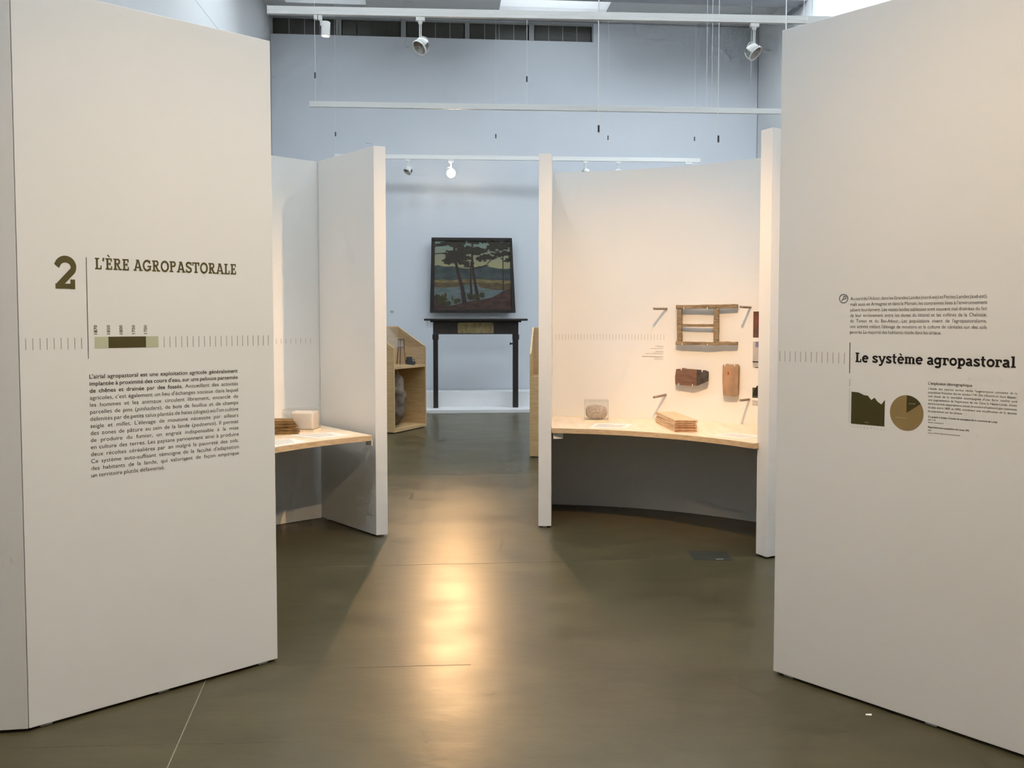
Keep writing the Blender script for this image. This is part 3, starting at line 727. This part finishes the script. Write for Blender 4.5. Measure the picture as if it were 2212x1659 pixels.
# photographs beside the post
def print_on_wall(name, label, parts, cat='photograph'):
    ang = 51.45; o = empty(name, (*PC(ang, RW), 0), label=label, cat=cat); org = PC(ang, RW)
    for nm, s0, s1, z0, z1, m, off in parts:
        n = 6; V = []; 
        for zz in (z0, z1): V += [(s0+(s1-s0)*i/n, zz) for i in range(n+1)]
        arc_obj(nm, V, [(i, i+1, n+2+i, n+1+i) for i in range(n)], m, RW, ang, org, o, off)
    return o
print_on_wall('photo_print', 'dark red and brown photograph at the top beside the partition end', [('print_sheet', 0, .24, 1.382, 1.575, 'photo_red', .002)])
print_on_wall('photo_print', 'pale grey photograph with violet corner in the middle of three', [('print_sheet', 0, .24, 1.159, 1.352, 'photo_grey', .002), ('violet_area', .02, .1, 1.31, 1.352, 'photo_violet', .003), ('dark_band', 0, .24, 1.198, 1.206, 'photo_dark', .003), ('dark_band', .018, .24, 1.159, 1.164, 'photo_dark', .003)])
o = print_on_wall('photo_print', 'lowest photograph, a dark rounded arch over green ground', [('print_sheet', 0, .24, .934, 1.010, 'photo_green', .002)])
V = [(.005+.09*(1-math.cos(a_)), .95+.098*math.sin(a_)) for a_ in (PI*i/16 for i in range(17))]; arc_obj('arch', V, [tuple(range(16, -1, -1))], 'photo_dark', RW, 51.45, PC(51.45, RW), o, .003)
for z in (.912, .904, .895, .886, .879): arc_obj('caption_line', [(0, z-.0012), (.2, z-.0012), (.2, z+.0012), (0, z+.0012)], [(0, 1, 2, 3)], 'ink_grey', RW, 51.45, PC(51.45, RW), o, .001)
# stone under an acrylic cover
def cover(name, loc, rz, sx, sy, h, label, base=.014):
    o = empty(name, loc, rz, label=label, cat='display case'); t = .004
    MB().box(-sx/2, sx/2, -sy/2, sy/2, 0, base).build('base_plate', 'shelf_top', o, bevel=.001)
    k = MB(); z0 = base+.0005
    k.box(-sx/2, sx/2, -sy/2, -sy/2+t, z0, h); k.box(-sx/2, sx/2, sy/2-t, sy/2, z0, h); k.box(-sx/2, -sx/2+t, -sy/2+t, sy/2-t, z0, h); k.box(sx/2-t, sx/2, -sy/2+t, sy/2-t, z0, h); k.box(-sx/2, sx/2, -sy/2, sy/2, h, h+t)
    k.build('acrylic_cover', 'acrylic', o); return o
cover('display_case', (.655, 6.41, SH), -.1, .185, .17, .158, 'clear acrylic cover over the round stone on the right shelf')
def lump(name, loc, rx, ry, rz, m, label, cat, amp=.06, boxy=2.4, seed=1, n=26, k_=16):
    r = random.Random(seed); ph = [(r.uniform(0, 6.3), r.uniform(0, 6.3), r.randint(1, 4), r.randint(1, 4)) for _ in range(7)]
    V = []; F = []
    sp = lambda v, e: math.copysign(abs(v)**(2/e), v)
    for i in range(k_+1):
        th = PI*i/k_
        for j in range(n):
            f_ = 2*PI*j/n; d = 1+amp*sum(math.sin(a*f_+p+q*math.cos(th)*a)*math.sin(th*b+q)/3 for p, q, a, b in ph)
            V.append((rx*d*sp(math.sin(th), boxy)*sp(math.cos(f_), boxy), ry*d*sp(math.sin(th), boxy)*sp(math.sin(f_), boxy), rz*d*sp(math.cos(th), boxy)))
    F = [(i*n+j, (i+1)*n+j, (i+1)*n+(j+1) % n, i*n+(j+1) % n) for i in range(k_) for j in range(n)]
    mn = min(v[2] for v in V); V = [(x, y, z-mn) for x, y, z in V]
    o = MB().add(V, F).build(name, m, smooth=True); o.location = loc; return tag(o, label, cat)
lump('round_stone', (.655, 6.41, SH+.015), .082, .062, .053, 'stone', 'rough beige rounded stone inside the acrylic cover', 'stone', .035, 3.0, 3)
# stack of shingles
names = ['topmost', 'second from the top', 'third from the top', 'fourth from the top', 'third from the bottom', 'second from the bottom', 'lowest']
sh_dir = math.atan2(5.80-6.30, 1.195-1.165)
for k in range(7):
    z = SH+.0005+(6-k)*.0122
    o = empty('wooden_shingle', (1.178+rnd.uniform(-.004, .004), 6.03+rnd.uniform(-.006, .006), z), rnd.uniform(-.03, .03)-.02, label='pale pine shingle, %s of the stack on the right shelf' % names[k], cat='shingle', group='stacked shingles on the right shelf')
    wdt, ln = .136, .56; V = []; nn = 8
    e = [rnd.uniform(-.004, .004) for _ in range(6)]
    poly = [(-wdt/2-.02, -ln/2+e[0]), (wdt/2-.01, -ln/2+e[1]), (wdt/2+.006, -ln/2+.012), (wdt/2+.02+e[2], ln/2-.01), (wdt/2+e[3], ln/2), (-wdt/2+.015, ln/2+e[4])]
    poly = [(x+(.045 if y < 0 else -.03), y) for x, y in poly]
    MB().prism(poly, 0, .0102).build('board', 'pale_pine', o, bevel=.0015)
    MB().box(-wdt/2+.027, wdt/2+.033, -ln/2-.004, -ln/2-.0001+min(e[0], e[1]), .0008, .0094).build('split_end', 'pine_end', o)
# information sheets
def sheet(pts, label):
    z = SH+.0006; c_ = (sum(p[0] for p in pts)/4, sum(p[1] for p in pts)/4); o = empty('information_sheet', (*c_, z), label=label, cat='sheet')
    P = [(x-c_[0], y-c_[1]) for x, y in pts]; MB().prism(P, 0, .003).build('card', 'paper', o)
    a, b, c2, d = [Vector((*p, 0)) for p in P]
    for r in range(7):
        v = .16+.1*r; p = a.lerp(d, v).lerp(b.lerp(c2, v), .1); q = a.lerp(d, v).lerp(b.lerp(c2, v), .88 if r < 6 else .5); h = (d-a)*.018
        MB().add([(*(p-h)[:2], .0033), (*(q-h)[:2], .0033), (*(q+h)[:2], .0033), (*(p+h)[:2], .0033)], [(0, 1, 2, 3)]).build('text_line', 'paper_ink', o)
    return o
sheet([(.555, 5.968), (.817, 5.945), (.912, 6.181), (.637, 6.237)], 'white information sheet on the right shelf in front of the stone')
sheet([(1.36, 5.585), (1.51, 5.395), (1.70, 5.52), (1.52, 5.70)], 'white information sheet at the right end of the right shelf')

# ================================================================== LEFT ALCOVE EXHIBITS
cover('display_case', (-1.492, 5.86, SH), -.12, .225, .17, .150, 'clear acrylic cover over the white block on the left shelf', .01)
k = MB().box(-.085, .085, -.06, .06, 0, .124); o = k.build('white_block', 'white_block', bevel=.012); o.location = (-1.472, 5.862, SH+.0105); o.rotation_euler = (0, 0, -.12)
tag(o, 'plain white block inside the acrylic cover on the left shelf', 'block')
labs = ['lowest', 'second from the bottom', 'third from the bottom', 'fourth from the bottom', 'middle', 'fourth from the top', 'third from the top', 'second from the top', 'topmost']
for k in range(9):
    L_ = .5; nn = 8; z0 = SH+.0006+k*.0106; dx = rnd.uniform(-.022, .010) - max(0, k-4)*.007; V = []; bow = .003+.0008*k
    for i in range(nn+1):
        u = i/nn; x = -L_+L_*u+dx; zz = z0-SH+bow*math.sin(PI*u)*.9; wv = rnd.uniform(-.003, .003)
        V += [(x, -.075+wv, zz), (x, .075, zz), (x, .075, zz+.0072), (x, -.075+wv, zz+.0072)]
    F = [(0, 1, 2, 3), tuple(4*nn+i for i in (3, 2, 1, 0))]
    for i in range(nn): F += [(4*i+(j+1) % 4, 4*i+j, 4*i+4+j, 4*i+4+(j+1) % 4) for j in range(4)]
    o = empty('bark_shingle', (-1.478, 5.72, SH), .32+rnd.uniform(-.04, .04), label='weathered brown shingle, %s of the pile on the left shelf' % labs[k], cat='shingle', group='weathered shingles on the left shelf')
    MB().add(V, F).build('board', 'weathered_bark', o)
sheet([(-1.509, 5.575), (-1.278, 5.42), (-1.091, 5.598), (-1.25, 5.72)], 'white information sheet on the left shelf in front of the white block')
sheet([(-1.60, 5.27), (-1.45, 5.06), (-1.315, 5.272), (-1.44, 5.42)], 'white information sheet near the curved front edge of the left shelf')

# ================================================================== PLYWOOD CABINETS
def cabinet(M, label, closed):
    o = empty('plywood_cabinet', (0, 0, 0), label=label, cat='cabinet'); o.matrix_world = M
    W, D, t = .813, .466, .018; z0 = .012
    side = [(0, z0), (D, z0), (D, 1.435), (0, 1.15)]
    for x0 in (0, W-t):
        V = [(x, y, z) for x in (x0, x0+t) for y, z in side]
        MB().add(V, [(0, 1, 2, 3)[::-1], (4, 5, 6, 7)] + [(i, (i+1) % 4, 4+(i+1) % 4, 4+i) for i in range(4)]).build('side_panel', 'plywood', o, bevel=.001)
    MB().box(t, W-t, D-t, D, z0, 1.435).build('back_panel', 'plywood', o)
    MB().box(t, W-t, .004, D-t, .862, .892).build('shelf_board', 'plywood', o)
    MB().box(t, W-t, 0, D-t, z0, .05).build('base_board', 'plywood', o)
    MB().box(t+.001, W-t-.001, .006, .010, .893, 1.15).build('front_glass', 'case_glass', o)
    a = math.atan2(1.435-1.15, D); M2 = T((0, 0, 1.148)) @ Matrix.Rotation(a, 4, 'X')
    MB().box(t+.001, W-t-.001, .012, math.hypot(D, .285)-.024, -.004, 0, M2).build('sloped_glass', 'case_glass', o)
    if closed: MB().box(t, W-t, 0, t, .051, .861).build('front_panel', 'plywood', o)
    for x, y in ((.04, .05), (W-.04, .05), (.04, D-.05), (W-.04, D-.05)): MB().box(x-.02, x+.02, y-.02, y+.02, 0, z0-.0003).build('foot', 'dark_clip', o)
    return o
ML = T((-1.574, 11.040, 0)) @ RZ(math.atan2(.9013, .4328))
cabinet(ML, 'open plywood cabinet with a sloped top, left of the black mantelpiece', False)
cabinet(T((.195, 9.109, 0)) @ RZ(-.087), 'plywood cabinet with a closed front, half hidden behind the middle partition', True)
# things in the left cabinet
tp = empty('iron_trivet', ML @ Vector((.58, .27, .8925)), label='thin tall iron tripod stand on the cabinet shelf', cat='tripod stand')
for k in range(3):
    a_ = 2*PI*k/3+.5; MB().tube([(.046*math.cos(a_), .046*math.sin(a_), .355), (.048*math.cos(a_), .048*math.sin(a_), .25), (.072*math.cos(a_), .072*math.sin(a_), .004)], .0055, 8).build('leg', 'black_iron', tp, smooth=True)
MB().tube([(.046*math.cos(a_), .046*math.sin(a_), .355) for a_ in (2*PI*i/24 for i in range(25))], .005, 8).build('ring', 'black_iron', tp, smooth=True)
MB().tube([(.049*math.cos(a_), .049*math.sin(a_), .25) for a_ in (2*PI*i/24 for i in range(25))], .004, 8).build('ring', 'black_iron', tp, smooth=True)
pot = empty('black_pot', ML @ Vector((.688, .20, .8925)), label='small black iron pot beside the tripod stand', cat='pot')
MB().lathe([(0, 0), (.04, 0), (.05, .022), (.05, .06), (.041, .092), (.046, .108), (.042, .108), (.037, .092), (.044, .06), (.042, .018), (0, .01)], 24).build('body', 'black_iron', pot, smooth=True)
MB().tube([(.046, 0, .08), (.07, 0, .072), (.074, 0, .042), (.049, 0, .025)], .006, 8).build('handle', 'black_iron', pot, smooth=True)
cup = empty('small_cup', ML @ Vector((.61, .09, .8925)), label='tiny dark cup to the right of the black pot', cat='cup')
MB().lathe([(0, 0), (.028, 0), (.034, .03), (.033, .05), (.029, .05), (.026, .01), (0, .008)], 18).build('body', 'black_iron', cup, smooth=True)
MB().tube([(.033, 0, .04), (.05, 0, .03), (.033, 0, .012)], .004, 8).build('handle', 'black_iron', cup, smooth=True)
o = lump('stone_boulder', ML @ Vector((.25, .19, .0505)), .17, .15, .37, 'fleece', 'large mottled grey-brown upright stone in the lower part of the cabinet', 'stone', .16, 2.3, 11, 34, 24)

# ================================================================== MANTELPIECE, PAINTING, PLINTH
PLM = T(RM(-.66, -.55)) @ RZ(TH)
pl = empty('white_plinth', (0, 0, 0), label='low white plinth under the black mantelpiece', cat='plinth'); pl.matrix_world = PLM
MB().box(-1.30, 1.55, -.46, .54, 0, .055).build('platform', 'plinth_white', pl, bevel=.003)
MB().box(-1.28, 1.53, .08, .53, .0552, .305).build('rear_step', 'plinth_white', pl, bevel=.003)
mn = empty('mantelpiece', (-.603, 13.852, 0), TH, label='black wooden mantelpiece with a tan centre panel on the white plinth', cat='mantelpiece')
zb = .056
for x0, x1 in ((-.712, -.632), (.622, .712)):
    MB().box(x0, x1, 0, .09, zb, 1.289).build('leg', 'black_wood', mn, bevel=.004)
    MB().box(x0-.012, x1+.012, -.012, .0, 1.20, 1.289).build('capital', 'black_wood', mn, bevel=.004)
MB().box(-.713, .713, 0, .09, 1.29, 1.50).build('frieze', 'black_wood', mn, bevel=.003)
MB().box(-.70, .70, -.018, -.0005, 1.292, 1.306).build('moulding', 'black_wood', mn, bevel=.003)
MB().box(-.76, .76, -.03, .10, 1.4905, 1.515).build('moulding', 'black_wood', mn, bevel=.006)
MB().box(-.862, .862, -.09, .14, 1.5155, 1.55).build('mantel_shelf', 'black_wood', mn, bevel=.008)
pts = [(-.305, 1.306), (.295, 1.306), (.295, 1.44)] + [(.255+.04*math.cos(a_), 1.445+.04*math.sin(a_)) for a_ in (PI/2*i/6 for i in range(7))] + [(-.265+.04*math.cos(a_), 1.445+.04*math.sin(a_)) for a_ in (PI/2+PI/2*i/6 for i in range(7))]
tag(slab('centre_panel', pts, -.012, -.0006, 'insert_tan', mn, .002), 'tan carved panel')
k = MB().lathe([(0, 0), (.012, 0), (.012, .03), (.022, .04), (.022, .05), (0, .055)], 14, T((.622, .03, 1.13)) @ Matrix.Rotation(-PI/2, 4, 'Y')); k.build('iron_hook', 'black_iron', mn, smooth=True)
# painting
PT = empty('framed_painting', RM(-.69-.015, -.16), TH, label='dark framed landscape painting of pines by a lake above the mantelpiece', cat='painting')
K = .002013
def pz(x, y): return ((x-470)*K, 2.947-(y-128)*K)
out4 = [pz(108, 771), pz(845, 771), pz(813, 128), pz(124, 128)]; in4 = [pz(143, 742), pz(812, 742), pz(795, 155), pz(152, 155)]
slab('backboard', [(x*.985, z) for x, z in [pz(110, 768), pz(842, 768), pz(811, 131), pz(126, 131)]], .012, .05, 'art_frame', PT, 0)
for i in range(4):
    j = (i+1) % 4; slab('frame_rail', [out4[i], out4[j], in4[j], in4[i]], -.012, .0115, 'art_frame', PT, .003)
def art(name, pts, m, lay): 
    P = [pz(*p) for p in pts]; y = .0108-lay*.0009
    n = len(P); V = [(x, y, z) for x, z in P]
    ar = sum(P[i][0]*P[(i+1) % n][1]-P[(i+1) % n][0]*P[i][1] for i in range(n))
    f = tuple(range(n)) if ar > 0 else tuple(range(n-1, -1, -1))
    me = bpy.data.meshes.new(name); me.from_pydata(V, [], [f]); me.materials.append(MAT[m]); me.update()
    o = bpy.data.objects.new(name, me); COL.objects.link(o); o.parent = PT; return o
art('painted_sky', [(146, 420), (800, 420), (797, 153), (150, 153)], 'art_sky', 1)
art('painted_hills', [(146, 500), (806, 500), (803, 388), (760, 392), (700, 390), (620, 376), (580, 368), (530, 384), (470, 392), (400, 388), (300, 372), (230, 376), (180, 362), (148, 368)], 'art_hill', 2)
art('painted_bank', [(144, 560), (806, 590), (806, 494), (640, 488), (560, 482), (400, 482), (300, 492), (200, 484), (146, 490)], 'art_bank', 3)
art('painted_reeds', [(144, 562), (806, 592), (806, 520), (640, 512), (540, 514), (400, 508), (250, 514), (145, 510)], 'art_reed', 3.5)
art('painted_water', [(142, 742), (700, 742), (760, 575), (640, 572), (540, 552), (520, 524), (420, 528), (330, 550), (240, 556), (146, 552)], 'art_water', 4)
art('painted_ground', [(140, 744), (814, 744), (808, 560), (770, 572), (735, 585), (690, 612), (640, 640), (560, 655), (480, 662), (420, 680), (350, 695), (290, 712), (235, 690), (180, 645), (143, 625)], 'art_ground', 5)
def blobs(name, lst, m, lay, seed):
    r = random.Random(seed); V = []; F = []; y = .0108-lay*.0009
    for (cx_, cy_, rx, ry) in lst:
        ph = [r.uniform(0, 6.3) for _ in range(3)]; n = 22; k0 = len(V); y -= .000002
        for i in range(n):
            a_ = 2*PI*i/n; d = 1+.14*math.sin(5*a_+ph[0])+.10*math.sin(8*a_+ph[1])+.07*math.sin(3*a_+ph[2])
            px, zz = pz(min(806, max(146, cx_+rx*d*math.cos(a_))), max(154, cy_-ry*d*math.sin(a_))); V.append((px, y, zz))
        F.append(tuple(range(k0, k0+n)))
    me = bpy.data.meshes.new(name); me.from_pydata(V, [], F); me.materials.append(MAT[m]); me.update()
    o = bpy.data.objects.new(name, me); COL.objects.link(o); o.parent = PT; return o
def ptrunk(pts, ws, lay, m='art_trunk', name='painted_trunk'):
    Lf = []; Rt = []
    for i, (x, y) in enumerate(pts):
        a_ = pts[max(0, i-1)]; b_ = pts[min(len(pts)-1, i+1)]; dx, dy = b_[0]-a_[0], b_[1]-a_[1]; l = math.hypot(dx, dy) or 1
        Lf.append((x-dy/l*ws[i]/2, y+dx/l*ws[i]/2)); Rt.append((x+dy/l*ws[i]/2, y-dx/l*ws[i]/2))
    return art(name, Lf+Rt[::-1], m, lay)
blobs('painted_foliage', [(200, 190, 55, 12), (250, 175, 50, 16), (320, 172, 80, 28), (345, 200, 60, 20), (300, 262, 50, 26), (285, 305, 50, 34), (262, 338, 34, 20), (350, 300, 60, 40), (400, 240, 70, 40), (380, 340, 34, 18), (440, 225, 50, 26), (430, 300, 40, 16), (425, 352, 26, 22), (520, 230, 55, 22), (560, 245, 40, 14), (510, 262, 40, 16), (560, 300, 45, 22), (600, 285, 40, 18), (640, 215, 50, 18), (640, 300, 40, 12), (680, 185, 60, 20), (730, 210, 55, 20), (770, 190, 34, 20), (700, 270, 50, 16), (760, 260, 44, 22), (780, 310, 26, 12), (760, 325, 26, 8), (470, 165, 40, 12), (560, 160, 40, 8), (650, 165, 60, 10), (770, 163, 30, 9), (540, 378, 26, 8), (590, 366, 24, 6)], 'art_tree', 6, 5)
rf = random.Random(21); base = [(300, 262, 60, 30), (285, 310, 60, 34), (350, 300, 70, 44), (400, 240, 80, 44), (520, 235, 70, 26), (560, 300, 60, 26), (640, 215, 70, 24), (700, 200, 80, 30), (720, 270, 80, 24), (340, 180, 100, 26), (430, 352, 40, 30), (500, 165, 140, 10), (770, 300, 40, 30)]
small = []
for _ in range(150):
    b0 = rf.choice(base); a_ = rf.uniform(0, 2*PI); q_ = rf.uniform(.55, 1.15); small.append((b0[0]+b0[2]*q_*math.cos(a_), b0[1]+b0[3]*q_*math.sin(a_), rf.uniform(7, 20), rf.uniform(4, 10)))
blobs('painted_foliage', small, 'art_tree', 6.6, 9)
ptrunk([(405, 690), (385, 560), (350, 430), (330, 340), (315, 200)], [42, 34, 26, 22, 18], 8)
ptrunk([(520, 660), (500, 540), (480, 420), (470, 300), (472, 156)], [34, 26, 20, 18, 14], 8)
ptrunk([(468, 660), (458, 520), (458, 400), (462, 330)], [24, 16, 13, 10], 8)
ptrunk([(738, 580), (736, 400), (735, 160)], [12, 9, 8], 8)
ptrunk([(152, 266), (210, 262), (290, 272)], [9, 7, 8], 7, name='painted_branch'); ptrunk([(152, 205), (200, 196), (240, 180)], [8, 6, 6], 7, name='painted_branch')
ptrunk([(482, 385), (540, 380), (590, 362), (630, 320), (690, 290)], [9, 8, 7, 6, 5], 7, name='painted_branch'); ptrunk([(440, 400), (400, 405), (360, 400)], [6, 5, 5], 7, name='painted_branch')
blobs('painted_shrub', [(200, 660, 52, 34), (172, 632, 24, 22), (240, 625, 12, 26), (215, 632, 10, 20), (330, 672, 20, 22), (355, 665, 18, 18), (300, 650, 6, 18), (450, 630, 24, 30), (500, 635, 34, 24), (555, 620, 24, 24), (250, 690, 40, 20)], 'art_shrub', 9, 8)
# wall label plate
o = MB().box(-.032, .032, -.004, -.0003, -.02, .02).build('wall_label', 'tag_grey', bevel=.001); o.matrix_world = T(RM(-2.095, 0, 1.672)) @ RZ(TH); tag(o, 'tiny grey label plate on the far wall left of the painting', 'label plate')

# ================================================================== LIGHT TRACKS
TZ = 4.24
def track(p, q, wires, label, clips=True, clipdz=.36):
    p = Vector((*p, 0)); q = Vector((*q, 0)); L = (q-p).length
    o = empty('light_track', (p.x, p.y, TZ), math.atan2(q.y-p.y, q.x-p.x), label=label, cat='light track')
    k = MB(); k.box(0, L, -.018, .018, -.004, .034); k.box(0, L, -.018, -.008, -.034, -.004); k.box(0, L, .008, .018, -.034, -.004); k.build('rail', 'white_metal', o, bevel=.001)
    MB().box(.002, L-.002, -.0078, .0078, -.012, -.0045).build('conductor_slot', 'dark_clip', o)
    for x in (0, L): MB().box(x-.01, x+.0, -.02, .02, -.036, .036).build('end_cap', 'white_metal', o)
    for x in wires:
        s_ = (x-p.x)/(q.x-p.x)*L
        wi = MB().tube([(s_, 0, .034), (s_, 0, CEIL-TZ)], .0022, 6).build('suspension_wire', 'steel_wire', o)
        if clips: MB().tube([(s_, 0, clipdz-.035), (s_, 0, clipdz+.035)], .010, 8).build('wire_gripper', 'dark_clip', wi)
    return o
S1 = lambda x: 7.424+(x+2.144)*(7.671-7.424)/4.858
S2 = lambda x: 10.58+(x+2.54)*(10.949-10.58)/6.009
S3 = lambda x: 13.86+(x+2.927)*(14.22-13.86)/6.034
track((-2.144, S1(-2.144)), (2.95, S1(2.95)), (.785, 2.73), 'nearest white light track, across the top of the view', False)
track((-2.54, S2(-2.54)), (3.95, S2(3.95)), (-2.48, .19, 3.8), 'middle white light track, empty, in front of the far wall')
track((-2.927, S3(-2.927)), (3.2, S3(3.2)), (-2.92, -.27, 1.62, 3.1), 'farthest white light track carrying the glowing lamp')

# round gimbal spot: built once hanging below the origin, head aimed separately
def gimbal_spot(x, y, aim, label, stem=.16, scale=1.0, lamp='reflector', hot=None):
    o = empty('track_spotlight', (x, y, TZ), TH, label=label, cat='spotlight', group='round track spotlights'); s = scale
    MB().box(-.04*s, .04*s, -.017*s, .017*s, -.070*s, -.037).build('track_adapter', 'white_metal', o, bevel=.003)
    k = MB(); z1 = -.070*s; z2 = z1-stem*s
    k.lathe([(.022*s, z1), (.018*s, z1-.02*s), (.012*s, z1-.03*s)], 14)
    k.tube([(-.007*s, 0, z1-.01*s), (-.007*s, 0, z2)], .0045*s, 8); k.tube([(.007*s, 0, z1-.01*s), (.007*s, 0, z2)], .0045*s, 8); k.build('stem', 'white_metal', o, smooth=True)
    d = Vector(aim).normalized(); M = T((0, 0, z2-.065*s)) @ d.to_track_quat('Z', 'Y').to_matrix().to_4x4()
    R = .07*s
    # rounded housing with three cut-outs
    for j in range(3):
        a0 = 2*PI*j/3; h = MB(); h.lathe([(R*.97, .012*s), (R*1.02, -.004*s), (R*.98, -.03*s), (R*.78, -.056*s)], 10, M, 0, a0, a0+math.radians(74)); ob = h.build('housing_shell', 'white_metal', o, smooth=True)
        sm = ob.modifiers.new('solid', 'SOLIDIFY'); sm.thickness = .004*s
    h = MB(); h.lathe([(R*.78, -.056*s), (R*.45, -.07*s), (0, -.074*s)], 24, M); h.lathe([(R*.8, -.05*s), (R*.45, -.062*s), (0, -.066*s)], 24, M); h.build('rear_dome', 'white_metal', o, smooth=True)
    h = MB(); h.lathe([(R*.90, .012*s), (R*1.03, .012*s), (R*1.05, .02*s), (R*1.0, .026*s), (R*.90, .022*s), (R*.90, .012*s)], 28, M); h.build('front_ring', 'white_metal', o, smooth=True)
    h = MB(); h.lathe([(R*.9, .014*s), (R*.7, -.01*s), (R*.3, -.034*s), (0, -.036*s)], 28, M); h.build('reflector_bowl', hot or lamp, o, smooth=True)
    h = MB(); h.lathe([(0, .012*s), (R*.24, .008*s), (R*.26, -.004*s), (R*.12, -.03*s)], 18, M); h.build('lamp_cap', hot or 'grey_metal', o, smooth=True)
    for sg in (-1, 1):
        MB().tube([M @ Vector((sg*R*.9, 0, .01*s)), M @ Vector((sg*R*.24, 0, .006*s))], .003*s, 6).build('lamp_arm', 'grey_metal', o)
    # yoke arm and cable loop
    k = MB(); c0 = Vector((0, 0, z2)); k.tube([c0, c0.lerp(M @ Vector((0, 0, -.06*s)), .5), M @ Vector((0, 0, -.072*s))], .009*s, 8); k.build('yoke', 'white_metal', o, smooth=True)
    e = M @ Vector((0, 0, -.07*s)); sx = -1 if d.x > 0 else 1
    k = MB(); k.tube([Vector((0, 0, z2+.03*s)), Vector((sx*.05*s, -.01, z2+.015*s)), Vector((sx*.075*s, -.01, z2-.03*s)), e], .0035*s, 8); k.build('cable', 'white_metal', o, smooth=True)
    return o
gimbal_spot(-.815, S1(-.815), (-.55, -.45, -.70), 'round white spotlight hanging from the nearest track, left of centre')
gimbal_spot(2.20, S1(2.20), (.55, -.45, -.70), 'round white spotlight hanging from the nearest track, at the right')
gimbal_spot(-1.735, S3(-1.735), (-.5, -.4, -.75), 'small unlit spotlight on the farthest track, left of the glowing lamp', .10, 1.0)
gimbal_spot(-1.02, S3(-1.02), (.08, -.92, -.30), 'glowing warm spotlight on the farthest track', .10, 1.1, hot='hot_lamp')
gimbal_spot(1.24, S3(1.24), (-.5, -.4, -.75), 'spotlight on the farthest track, just above the curved alcove wall', .10, 1.0)
gimbal_spot(1.80, S3(1.80), (-.4, .3, -.85), 'spotlight on the farthest track, right of the one above the alcove', .10, 1.0)
o = empty('track_adapter_box', (3.0, S3(3.0), TZ), TH, label='bare white adapter on the farthest track, at its right end', cat='track adapter')
MB().box(-.06, .06, -.018, .018, -.07, -.037).build('adapter_body', 'white_metal', o, bevel=.003)
# the lit one
lp = Vector((-1.0, S3(-1.02)-.10, 3.985))
spot('far_spot_light', lp, (.2, 1.0, .6), 600, (1, .58, .26), 46, .8, .07)
# cylinder spot
cy = empty('cylinder_spotlight', (-1.70, S1(-1.70), TZ), TH, label='small white cylindrical spotlight shining down, on the nearest track at left', cat='spotlight')
MB().box(-.05, -.02, -.016, .016, -.075, -.037).build('track_adapter', 'white_metal', cy, bevel=.003); MB().box(-.012, .022, -.016, .016, -.08, -.037).build('track_adapter', 'white_metal', cy, bevel=.003)
MB().tube([(.008, 0, -.08), (.012, 0, -.125)], .008, 10).build('arm', 'white_metal', cy, smooth=True)
M = T((.052, -.0, -.155)) @ Matrix.Rotation(.04, 4, 'Y')
k = MB(); k.lathe([(0, .062), (.036, .062), (.039, .058), (.039, -.062), (.034, -.062), (.033, -.045)], 28, M); k.build('body', 'white_metal', cy, smooth=True)
k = MB(); k.lathe([(0, -.052), (.033, -.052)], 28, M); k.build('lamp_lens', 'warm_lamp', cy)
spot('cylinder_spot_light', cy.matrix_basis @ Vector((.055, 0, -.225)), (-1.8, 7.4, 0), 60, (1, .78, .5), 50, .6, .03)
# loose hanging wires
def hang(x, y, z0, z1, r, label, clip_z=None, m='steel_wire'):
    o = empty('hanging_wire', (x, y, z0), label=label, cat='wire')
    MB().tube([(0, 0, 0), (0, 0, z1-z0)], r, 6).build('wire', m, o)
    if clip_z is not None: MB().tube([(.006, 0, clip_z-z0-.045), (.006, 0, clip_z-z0+.03)], .011, 8).build('gripper', 'dark_clip', o)
hang(.935, 9.1, 3.55, CEIL, .0048, 'white hanging wire with a black clip above the curved alcove', 3.60, 'white_metal')
hang(2.36, 9.6, 3.60, CEIL, .0036, 'thin white hanging wire near the right end of the alcove', 3.60, 'white_metal')
hang(2.05, 6.3, 2.9, CEIL, .0042, 'white hanging wire just behind the edge of the right panel', None, 'white_metal')
hang(2.9, 10.2, 4.4, CEIL, .0018, 'very faint wire between the right spotlight and the alcove')
hang(2.62, 11.0, 4.3, CEIL, .0018, 'faint twin wire, right one of the pair beside the thin white wire')
hang(2.55, 11.0, 4.3, CEIL, .0018, 'faint twin wire, left one of the pair beside the thin white wire')

# ================================================================== FLOOR DETAILS
h = empty('floor_hatch', (1.27, 5.25, 0), -.04, label='square dark service hatch in the floor below the right shelf', cat='floor hatch')
MB().box(-.128, .128, -.104, .104, 0, .0015).build('frame', 'hatch_frame', h); MB().box(-.122, .122, -.098, .098, .0016, .004).build('lid', 'hatch_lid', h, bevel=.001)
MB().box(.02, .065, -.092, -.082, .0041, .0055).build('lift_tab', 'tag_grey', h)
o = MB().add([(-.012, -.003, .001), (.010, -.006, .001), (.013, .002, .004), (-.008, .005, .002), (-.012, -.003, .0015), (.010, -.006, .0015), (.013, .002, .0045), (-.008, .005, .0025)], [(3, 2, 1, 0), (4, 5, 6, 7), (0, 1, 5, 4), (1, 2, 6, 5), (2, 3, 7, 6), (3, 0, 4, 7)]).build('paper_scrap', 'paper'); o.location = (1.36, 3.10, 0)
tag(o, 'tiny scrap of white paper on the floor by the right panel', 'scrap')
